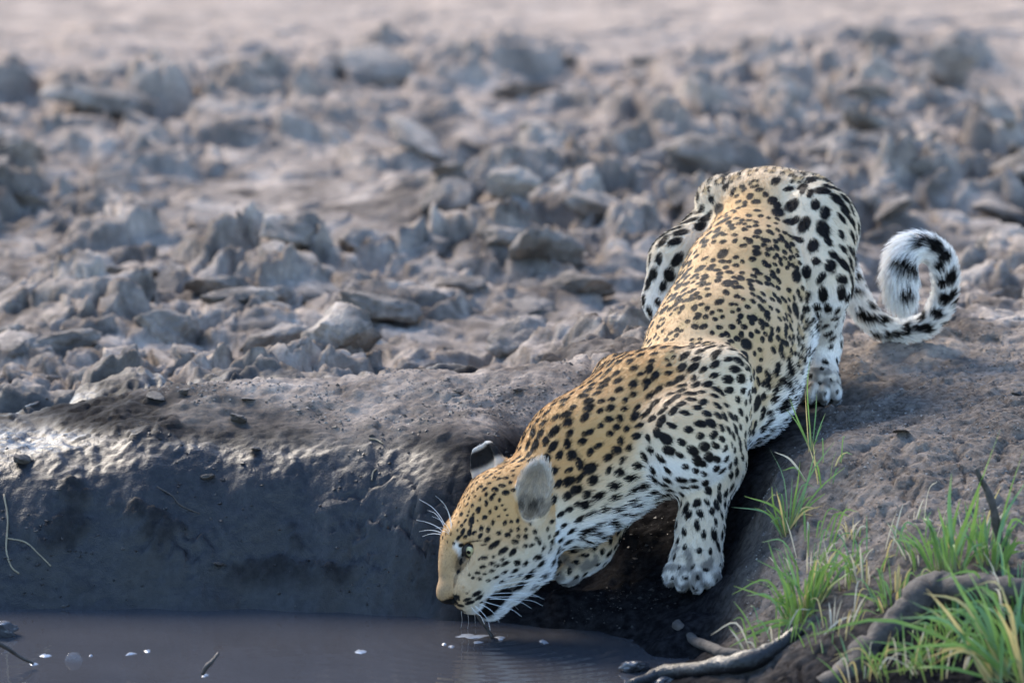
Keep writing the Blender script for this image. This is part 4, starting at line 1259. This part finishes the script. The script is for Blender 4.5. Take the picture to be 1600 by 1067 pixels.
if True:
    tuft(1232, 828, 20, [(1201, 698, .0022, 1), (1206, 760, .002, 0), (1304, 690, .0018, 1), (1275, 700, .002, 1), (1320, 730, .0018, 0), (1142, 792, .0022, 1), (1163, 775, .0028, 0), (1250, 720, .002, 0), (1285, 790, .0022, 2), (1290, 770, .0025, 0), (1238, 745, .0015, 1)],
         'slender grass tuft in the notch of the bank edge, right of the standing front paw', 0.012, 0.0020, (0, 1, 0, 2), 0.04)
    tuft(1266, 705, 3, [(1266, 556, .0016, 0), (1234, 622, .0018, 0), (1229, 640, .0016, 0), (1276, 615, .0015, 1), (1290, 645, .0012, 1), (1258, 610, .001, 2)],
         'sparse thin grass stalks standing tall in front of the leopard\'s hind paw', 0.006, 0.0014, (0, 1), 0.02, hmin=0.03, hmax=0.06)
    tuft(1254, 962, 60, [(1182, 874, .003, 0), (1200, 845, .003, 0), (1140, 1010, .004, 0, .05), (1150, 990, .0035, 0, .08), (1342, 858, .0028, 1, .1), (1320, 875, .003, 0), (1290, 850, .003, 0), (1165, 905, .0028, 0), (1225, 850, .003, 1), (1146, 915, .003, 0, .02), (1275, 1030, .0022, 2, .1), (1200, 1000, .0022, 2, .05), (1335, 890, .003, 0)],
         'dense bright green grass tuft in the middle of the near bank', 0.034, 0.0034, (0, 0, 1, 0, 0, 2), 0.06, hmin=0.05, hmax=0.13)
    tuft(1400, 940, 30, [(1372, 895, .0025, 0), (1430, 890, .0028, 0), (1316, 928, .003, 0, .1), (1350, 985, .003, 0)],
         'low grass tuft left of the thick curved root', 0.036, 0.0028, (0, 0, 1, 2), 0.05, hmin=0.03, hmax=0.075)
    tuft(1484, 892, 26, [(1563, 671, .0062, 0, .04), (1487, 738, .0048, 1), (1465, 792, .0042, 0), (1442, 792, .004, 1), (1500, 780, .004, 0), (1530, 760, .0045, 0), (1455, 840, .004, 0), (1475, 800, .004, 0)],
         'tall broad-bladed grass tuft left of the dead upright stem', 0.028, 0.0042, (0, 0, 1), 0.06, hmin=0.06, hmax=0.12)
    tuft(1548, 882, 24, [(1600, 702, .0045, 0, .06), (1608, 745, .004, 1, .06), (1540, 805, .005, 0), (1552, 812, .0045, 0), (1590, 815, .004, 0), (1605, 860, .004, 0)],
         'grass tuft with wide blades around the foot of the dead upright stem', 0.026, 0.0042, (0, 0, 1), 0.06, hmin=0.06, hmax=0.11)
    tuft(1500, 978, 42, [], 'short thick patch of grass sheltered under the thick curved root', 0.050, 0.0034, (0, 0, 1), 0.05, hmin=0.03, hmax=0.065)
    tuft(1590, 1062, 44, [(1256, 995, .0042, 0, .16), (1464, 852, .0065, 0, .06), (1370, 1022, .0045, 0, .14), (1400, 965, .004, 1, .2), (1475, 985, .004, 0, .15), (1380, 1050, .0045, 0, .1), (1545, 930, .005, 1, .1), (1600, 900, .005, 1), (1430, 1010, .0045, 0, .15), (1570, 950, .005, 0, .1), (1500, 870, .0055, 0, .06), (1630, 930, .005, 0)],
         'large foreground grass tuft with long arching blades in the lower right corner', 0.05, 0.0045, (0, 0, 1, 2), 0.10, lean=(-0.4, 0, 0), hmin=0.10, hmax=0.22)
    tuft(1332, 838, 16, [(1318, 815, .002, 3), (1345, 812, .002, 3)], 'stubby pale dry tuft between the slender and the low green tufts', 0.014, 0.0020, (3, 3, 0, 2), 0.02, hmin=0.015, hmax=0.045)
    tuft(1320, 905, 20, [], 'small half-dry grass patch behind the dense bright green tuft', 0.035, 0.0026, (0, 2, 3, 0), 0.03, hmin=0.03, hmax=0.08)
    tuft(1420, 820, 9, [(1465, 752, .0016, 3, .3), (1395, 840, .0018, 3, .05)], 'few bleached straws on the bare crest of the near bank', 0.03, 0.0016, (3, 0, 3), 0.02, hmin=0.02, hmax=0.05)

    tuft(1300, 985, 26, [(1345, 960, .002, 3), (1262, 1010, .002, 2)], 'thin half-dry grass fringe in front of the dense bright tuft', 0.05, 0.0018, (0, 3, 2, 1, 3), 0.03, hmin=0.03, hmax=0.08)
    tuft(1420, 1040, 30, [(1500, 1000, .003, 0), (1350, 1000, .003, 0)], 'fine mixed grass and dead stalks below the thick curved root', 0.06, 0.0020, (0, 0, 3, 2), 0.03, hmin=0.04, hmax=0.10)
    tuft(1590, 960, 34, [(1560, 880, .004, 0), (1620, 880, .004, 1)], 'leafy grass clump at the right edge between root and dead stem', 0.05, 0.0036, (0, 0, 1, 3), 0.05, hmin=0.06, hmax=0.13)
    for k, (x, y, n, lab) in enumerate((
            (1290, 745, 12, 'wispy grass at the bank edge just below the leopard\'s hind paw'),
            (1262, 880, 30, 'grass filling the gap between the slender tuft and the dense bright one'),
            (1355, 900, 24, 'loose green and dry blades uphill of the low tuft'),
            (1440, 870, 22, 'grass blades left of the tall broad-bladed tuft'),
            (1525, 845, 16, 'thin grass uphill behind the dead upright stem'),
            (1210, 1000, 20, 'scraggly grass just above the shiny black root'),
            (1350, 1055, 22, 'muddy grass blades where the thick root meets the frame\'s bottom'),
            (1470, 1050, 34, 'dense grass under the long arching foreground blades'))):
        tuft(x, y, n, [], lab, 0.035 + 0.01 * (k % 3), 0.0024, ((0, 0, 1, 3, 2), (0, 1, 0, 3))[k % 2], 0.03, hmin=0.03, hmax=0.095)
    def bark(name, a, b, rough):
        M = Mat(name)
        n1 = M.noise(40.0, 6, 0.65, dist=0.6); n2 = M.noise(160.0, 4)
        M.set(Base_Color=M.mix(M.ramp(n1, [(0.3, 0.0), (0.7, 1.0)]), rgb(*a), rgb(*b)), Roughness=rough, Normal=M.bump(M.math('ADD', n1, M.math('MULTIPLY', n2, 0.4)), 0.006, 0.8))
        return M.m
    m_root, m_wetroot, m_twig, m_straw = bark('root_bark', (0.016, 0.013, 0.011), (0.080, 0.066, 0.057), 0.85), bark('root_wet', (0.004, 0.004, 0.005), (0.014, 0.013, 0.014), 0.38), bark('twig_dark', (0.02, 0.016, 0.013), (0.07, 0.055, 0.045), 0.6), bark('straw', (0.18, 0.14, 0.09), (0.30, 0.25, 0.17), 0.8)
    def limb(name, cat, label, path, radii, mat, lift=0.5, Y=None, seg=12, n=30, rough=0.10, group=None, seed=1):
        pts = []
        for k, p in enumerate(path):
            if Y is None:
                q = hit(p[0], p[1]); q[2] += lift * radii[k] * 1.0
            else:
                q = P(p[0], p[1], Y[k])
            pts.append(q)
        c = spline(pts, n)
        rad = np.interp(np.linspace(0, 1, n), np.linspace(0, 1, len(radii)), radii)
        c += 0.40 * rad[:, None] * np.stack([perlin(c, 25.0, 5.0 * seed + o) for o in (0, 9, 18)], 1)
        rad = rad * (1 + 0.30 * perlin(c, 38.0, seed * 3.0))
        V, F = tube(c - c[0], rad, seg, rough * 0.35, seed)
        o = link(name, mesh_from(name, V, F), mat, label=label, cat=cat, group=group)
        o.location = Vector(c[0])
        return o
    limb('root', 'root', 'thick brown root arching over the near bank at the lower right', [(1640, 928), (1560, 922), (1500, 918), (1465, 918), (1434, 940), (1405, 978), (1365, 1022), (1300, 1080)], [0.020, 0.021, 0.025, 0.029, 0.030, 0.030, 0.031, 0.030], m_root, 0.5, [-0.86, -0.84, -0.80, -0.77, -0.78, -0.80, -0.84, -0.90], 16, 60)
    limb('root', 'root', 'shiny black wet root at the water\'s edge, bottom of the bank', [(985, 1072), (1040, 1060), (1110, 1050), (1165, 1047), (1205, 1028), (1250, 992)], [0.008, 0.013, 0.015, 0.017, 0.015, 0.010], m_wetroot, 0.6, seed=2)
    limb('root', 'root', 'thin crooked brown root just above the shiny black one', [(1056, 982), (1085, 1008), (1120, 1024), (1160, 1030), (1200, 1028)], [0.008, 0.009, 0.009, 0.008, 0.006], m_root, 0.9, seed=3)
    limb('dead_stem', 'stem', 'dark dead stem standing upright among the grass at the right edge', [(1562, 884), (1560, 838), (1553, 797), (1540, 762), (1525, 732)], [0.009, 0.0075, 0.0075, 0.0055, 0.004], m_root, 0, [-0.66, -0.66, -0.66, -0.65, -0.65], seed=4)
    limb('twig', 'twig', 'short dark twig sticking out of the water left of centre', [(316, 1054), (322, 1042), (332, 1033), (342, 1020)], [0.0030, 0.0042, 0.0035, 0.0022], m_twig, 0, [-0.62, -0.62, -0.62, -0.61], 8, 14, seed=5)
    limb('twig', 'twig', 'long bent twig slanting into the water at the left edge', [(-15, 1000), (10, 1012), (30, 1025), (52, 1036)], [0.0035, 0.0035, 0.003, 0.0025], m_twig, 0, [-0.55, -0.53, -0.51, -0.50], 8, 14, seed=6)
    limb('twig', 'twig', 'thin muddy twig standing in the water under the leopard\'s mouth', [(744, 955), (750, 968), (760, 981), (769, 996)], [0.0042, 0.0030, 0.0026, 0.0034], m_twig, 0, [-0.262, -0.262, -0.258, -0.256], 8, 14, seed=7)
    limb('straw', 'straw', 'dry straw hanging down the wet bank at the left edge', [(6, 775), (12, 815), (10, 860), (18, 892), (30, 902)], [0.0016] * 5, m_straw, 1.0, seed=8)
    limb('straw', 'straw', 'long dry straw lying aslant below the hanging one at the left', [(10, 848), (40, 850), (62, 868), (80, 892)], [0.0013] * 4, m_straw, 1.0, seed=9)
    limb('straw', 'straw', 'thin dark rootlet on the wet face left of centre', [(245, 762), (268, 775), (282, 795), (312, 808)], [0.0014] * 4, m_twig, 0.8, seed=10)
    limb('straw', 'straw', 'pale bent straw on the upper bank above the leopard\'s head', [(577, 688), (588, 690), (598, 695)], [0.0013] * 3, m_straw, 1.0, seed=11)
    limb('straw', 'straw', 'dark stick lying on the rim at the far left', [(38, 642), (60, 634), (75, 627)], [0.003, 0.003, 0.002], m_twig, 0.8, seed=12)
    limb('straw', 'straw', 'tiny white straw on the damp face above the leopard\'s head', [(581, 752), (583, 744), (588, 736)], [0.0014] * 3, m_straw, 1.0, seed=13)

    # crumbs of mud on the rim, wet lumps at the waterline
    M = Mat('damp_clod')
    n1 = M.noise(2.5, 5, 0.6)
    M.set(Base_Color=M.mix(n1, rgb(0.022, 0.018, 0.016), rgb(0.085, 0.072, 0.064)), Roughness=0.8, Normal=M.bump(n1, 0.004, 0.7))
    m_damp = M.m
    M = Mat('wet_stone')
    n1 = M.noise(3.0, 4)
    M.set(Base_Color=M.mix(n1, rgb(0.03, 0.03, 0.035), rgb(0.12, 0.12, 0.13)), Roughness=0.25, Normal=M.bump(n1, 0.004, 0.5))
    m_wet = M.m
    def crumb(px, py, w, var, label, mat=m_damp, sq=(1.2, 1, 0.75), name='mud_crumb', cat='crumb', group='crumbs on the bank'):
        q = hit(px, py)
        o = link(name, CLODS[var].copy(), None, label=label, cat=cat, group=group)
        o.data.materials.clear(); o.data.materials.append(mat)
        o.location = (q[0], q[1], q[2] + w * sq[2] * 0.25); o.scale = (w * sq[0], w * sq[1], w * sq[2]); o.rotation_euler = (lg.uniform(-.3, .3), lg.uniform(-.3, .3), lg.uniform(0, 6.28))
    crumb(369, 656, 0.016, 2, 'largest dark crumb lying on the rim left of centre')
    crumb(327, 748, 0.012, 0, 'dark lump stuck on the wet face below the rim')
    crumb(288, 616, 0.010, 5, 'round dark crumb at the rim\'s edge on the left')
    crumb(388, 625, 0.011, 1, 'flat dark flake on the rim beside the wet streaks', sq=(1.5, 1, 0.35))
    crumb(240, 622, 0.013, 4, 'small flat bluish crumb on the rim left of the round one', sq=(1.6, 1, 0.4))
    crumb(809, 612, 0.009, 3, 'small dark crumb on the dry rim left of the leopard\'s shoulder')
    crumb(715, 612, 0.008, 6, 'little crumb on the dry rim above the leopard\'s far ear')
    crumb(32, 722, 0.016, 8, 'torn dark lump at the left end of the wet face')
    crumb(400, 705, 0.010, 7, 'small lump on the wet face right of centre, under the rim')
    crumb(1406, 676, 0.014, 4, 'flat dark flake on the bare crest right of the leopard', sq=(1.7, 1, 0.3))
    crumb(1590, 616, 0.010, 2, 'dark crumb on the dry bank at the right edge')
    crumb(345, 885, 0.013, 9, 'dark sliver embedded low on the wet face', sq=(1.7, 0.7, 0.4))
    crumb(992, 1046, 0.026, 1, 'pale bluish wet stone at the pool\'s right edge', m_wet, (1.2, 1, 0.8), 'stone', 'stone', 'wet stones at the waterline')
    crumb(1040, 1062, 0.022, 3, 'dark wet stone against the shiny black root', m_wet, (1.3, 1, 0.6), 'stone', 'stone', 'wet stones at the waterline')
    crumb(8, 992, 0.030, 5, 'wet grey lump of mud in the water at the left edge', m_wet, (1.3, 1, 0.6), 'stone', 'stone', 'wet stones at the waterline')

    # foam and a bubble on the water
    M = Mat('foam')
    n = M.noise(300.0, 2)
    M.set(Base_Color=M.mix(n, rgb(0.10, 0.115, 0.14), rgb(0.32, 0.35, 0.40)), Roughness=0.25)
    m_foam = M.m
    def foam(px, py, w, label, asp=2.2, seed=0):
        r = CF + (px - 800.0) / FPX * CR + (533.5 - py) / FPX * CU
        q = CPOS + (-CPOS[2] / r[2]) * r
        g = np.random.default_rng(seed)
        seg, V, F = 14, [(0, 0, 0.0022)], []
        rr = 1 + 0.35 * g.normal(size=seg)
        for ring_, hz in ((0.55, 0.0019), (1.0, -0.0005)):
            for j in range(seg):
                a = 6.283 * j / seg
                V.append((w * asp / 2 * ring_ * rr[j] * math.cos(a), w * 1.6 * ring_ * rr[j] * math.sin(a), hz))
        for j in range(seg):
            k = (j + 1) % seg
            F.append((0, 1 + j, 1 + k, 1 + k)); F.append((1 + j, 1 + seg + j, 1 + seg + k, 1 + k))
        me_ = bpy.data.meshes.new('foam_fleck'); me_.from_pydata(V, [], [tuple(dict.fromkeys(f)) for f in F]); me_.polygons.foreach_set('use_smooth', [True] * len(me_.polygons))
        o = link('foam_fleck', me_, m_foam, label=label, cat='foam', group='foam on the water'); o.location = Vector(q)
    foam(563, 1018, 0.012, 'largest white foam fleck on open water in the middle of the pool', 1.6, 1)
    foam(72, 1024, 0.008, 'leftmost foam streak left of the bubble', 2.6, 2)
    foam(204, 1021, 0.006, 'thin foam streak right of the bubble', 2.4, 3)
    foam(230, 1017, 0.006, 'short foam streak next to the thin one right of the bubble', 2.0, 4)
    foam(142, 1024, 0.004, 'tiny foam dot touching the bubble\'s right side', 1.5, 5)
    foam(738, 994, 0.013, 'foam sheet left of the twig under the muzzle', 3.0, 6)
    foam(781, 996, 0.010, 'foamy splash right of the twig under the muzzle', 1.8, 7)
    foam(748, 1003, 0.007, 'foam strip in front of the twig under the muzzle', 2.6, 8)
    foam(848, 1002, 0.010, 'white foam lump below the leopard\'s tucked front paw', 1.4, 9)
    foam(695, 1006, 0.005, 'small foam dot left of the splash', 1.6, 10)
    foam(705, 1010, 0.005, 'lower of two small foam dots left of the splash', 2.0, 11)
    foam(320, 1055, 0.007, 'pale ring of foam at the foot of the short dark twig', 1.8, 12)
    foam(52, 1037, 0.006, 'pale fleck where the long bent twig enters the water', 2.0, 13)
    M = Mat('bubble_film')
    M.set(Base_Color=rgb(0.75, 0.8, 0.9), Roughness=0.03, Alpha=0.05)
    b = P(115, 1032, -0.49)
    r = CF + (115 - 800.0) / FPX * CR + (533.5 - 1032) / FPX * CU
    b = CPOS + (-CPOS[2] / r[2]) * r
    o = link('bubble', cap_mesh('bubble', (0, 0, 0), (0, 0, 1), 0.015, 0.02, 1.6, 24, 10), M.m, label='clear round bubble floating on the water at the lower left', cat='bubble')
    o.location = Vector(b)

    # loose grains and crumbs of soil: far too many to count
    def grains(name, n, area, rmin, rmax, mat, label, seed, dens):
        g = np.random.default_rng(seed)
        x = g.uniform(area[0], area[1], n * 3); y = g.uniform(area[2], area[3], n * 3)
        keep = dens(x, y, g)
        x, y = x[keep][:n], y[keep][:n]
        z = ground_at(x, y)
        bz = base_z(x, y)
        ok = (z > 0.004) & ((wet_and_shade(x, y, bz, np.stack([x, y, bz], 1)) < 0.6) | (seed == 5))
        x, y, z = x[ok], y[ok], z[ok]
        m = len(x)
        base = np.array([(1, 0, 0), (-1, 0, 0), (0, 1, 0), (0, -1, 0), (0, 0, 1), (0, 0, -1)], float)
        tri = np.array([(4, 0, 2), (4, 2, 1), (4, 1, 3), (4, 3, 0), (5, 2, 0), (5, 1, 2), (5, 3, 1), (5, 0, 3)])
        r = rmin + (rmax - rmin) * g.random(m) ** 4
        sh = base[None] * g.uniform(0.5, 1.25, (m, 6, 1)) + g.normal(size=(m, 6, 3)) * 0.22
        V = np.stack([x, y, z], 1)[:, None, :] + sh * (r[:, None, None] * np.array([1.15, 1.15, 0.75]))
        F = (tri[None] + 6 * np.arange(m)[:, None, None]).reshape(-1, 3)
        o = link(name, mesh_from(name, V.reshape(-1, 3), F, False), mat, label=label, kind='stuff')
        return o
    M = Mat('soil_grain')
    gi = M.n('ShaderNodeNewGeometry').outputs['Random Per Island']
    M.set(Base_Color=M.ramp(gi, [(0.0, rgb(0.030, 0.025, 0.022)), (0.45, rgb(0.10, 0.088, 0.078)), (0.8, rgb(0.19, 0.172, 0.155)), (1.0, rgb(0.25, 0.225, 0.20))]), Roughness=0.9)
    m_grain = M.m
    M = Mat('wet_grain')
    gi = M.n('ShaderNodeNewGeometry').outputs['Random Per Island']
    M.set(Base_Color=M.ramp(gi, [(0.0, rgb(0.006, 0.006, 0.006)), (0.7, rgb(0.025, 0.022, 0.02)), (1.0, rgb(0.07, 0.06, 0.055))]), Roughness=0.6)
    m_wgrain = M.m
    grains('soil_crumbs', 26000, (0.25, 1.05, -0.95, 0.85), 0.0006, 0.0034, m_grain, 'loose dry grains and crumbs strewn over the right bank', 3, lambda x, y, g: g.random(len(x)) < sstep(-0.1, 0.35, fbm(np.stack([x, y, 0 * x], 1), 7.0, 3, off=3.0) + 0.12))
    grains('rim_crumbs', 7000, (-1.0, 0.25, 0.20, 0.5), 0.0006, 0.0040, m_grain, 'loose crumbs of mud along the top of the rim', 4, lambda x, y, g: g.random(len(x)) < sstep(-0.1, 0.35, fbm(np.stack([x, y, 0 * x], 1), 6.0, 3, off=8.0) + 0.08))
    grains('wet_crumbs', 2600, (-1.0, 0.32, -0.25, 0.22), 0.0006, 0.0045, m_wgrain, 'dark wet specks and crumbs stuck to the pool face', 5, lambda x, y, g: g.random(len(x)) < sstep(0.0, 0.4, fbm(np.stack([x, y * 2, 0 * x], 1), 5.0, 3, off=13.0) + 0.12))
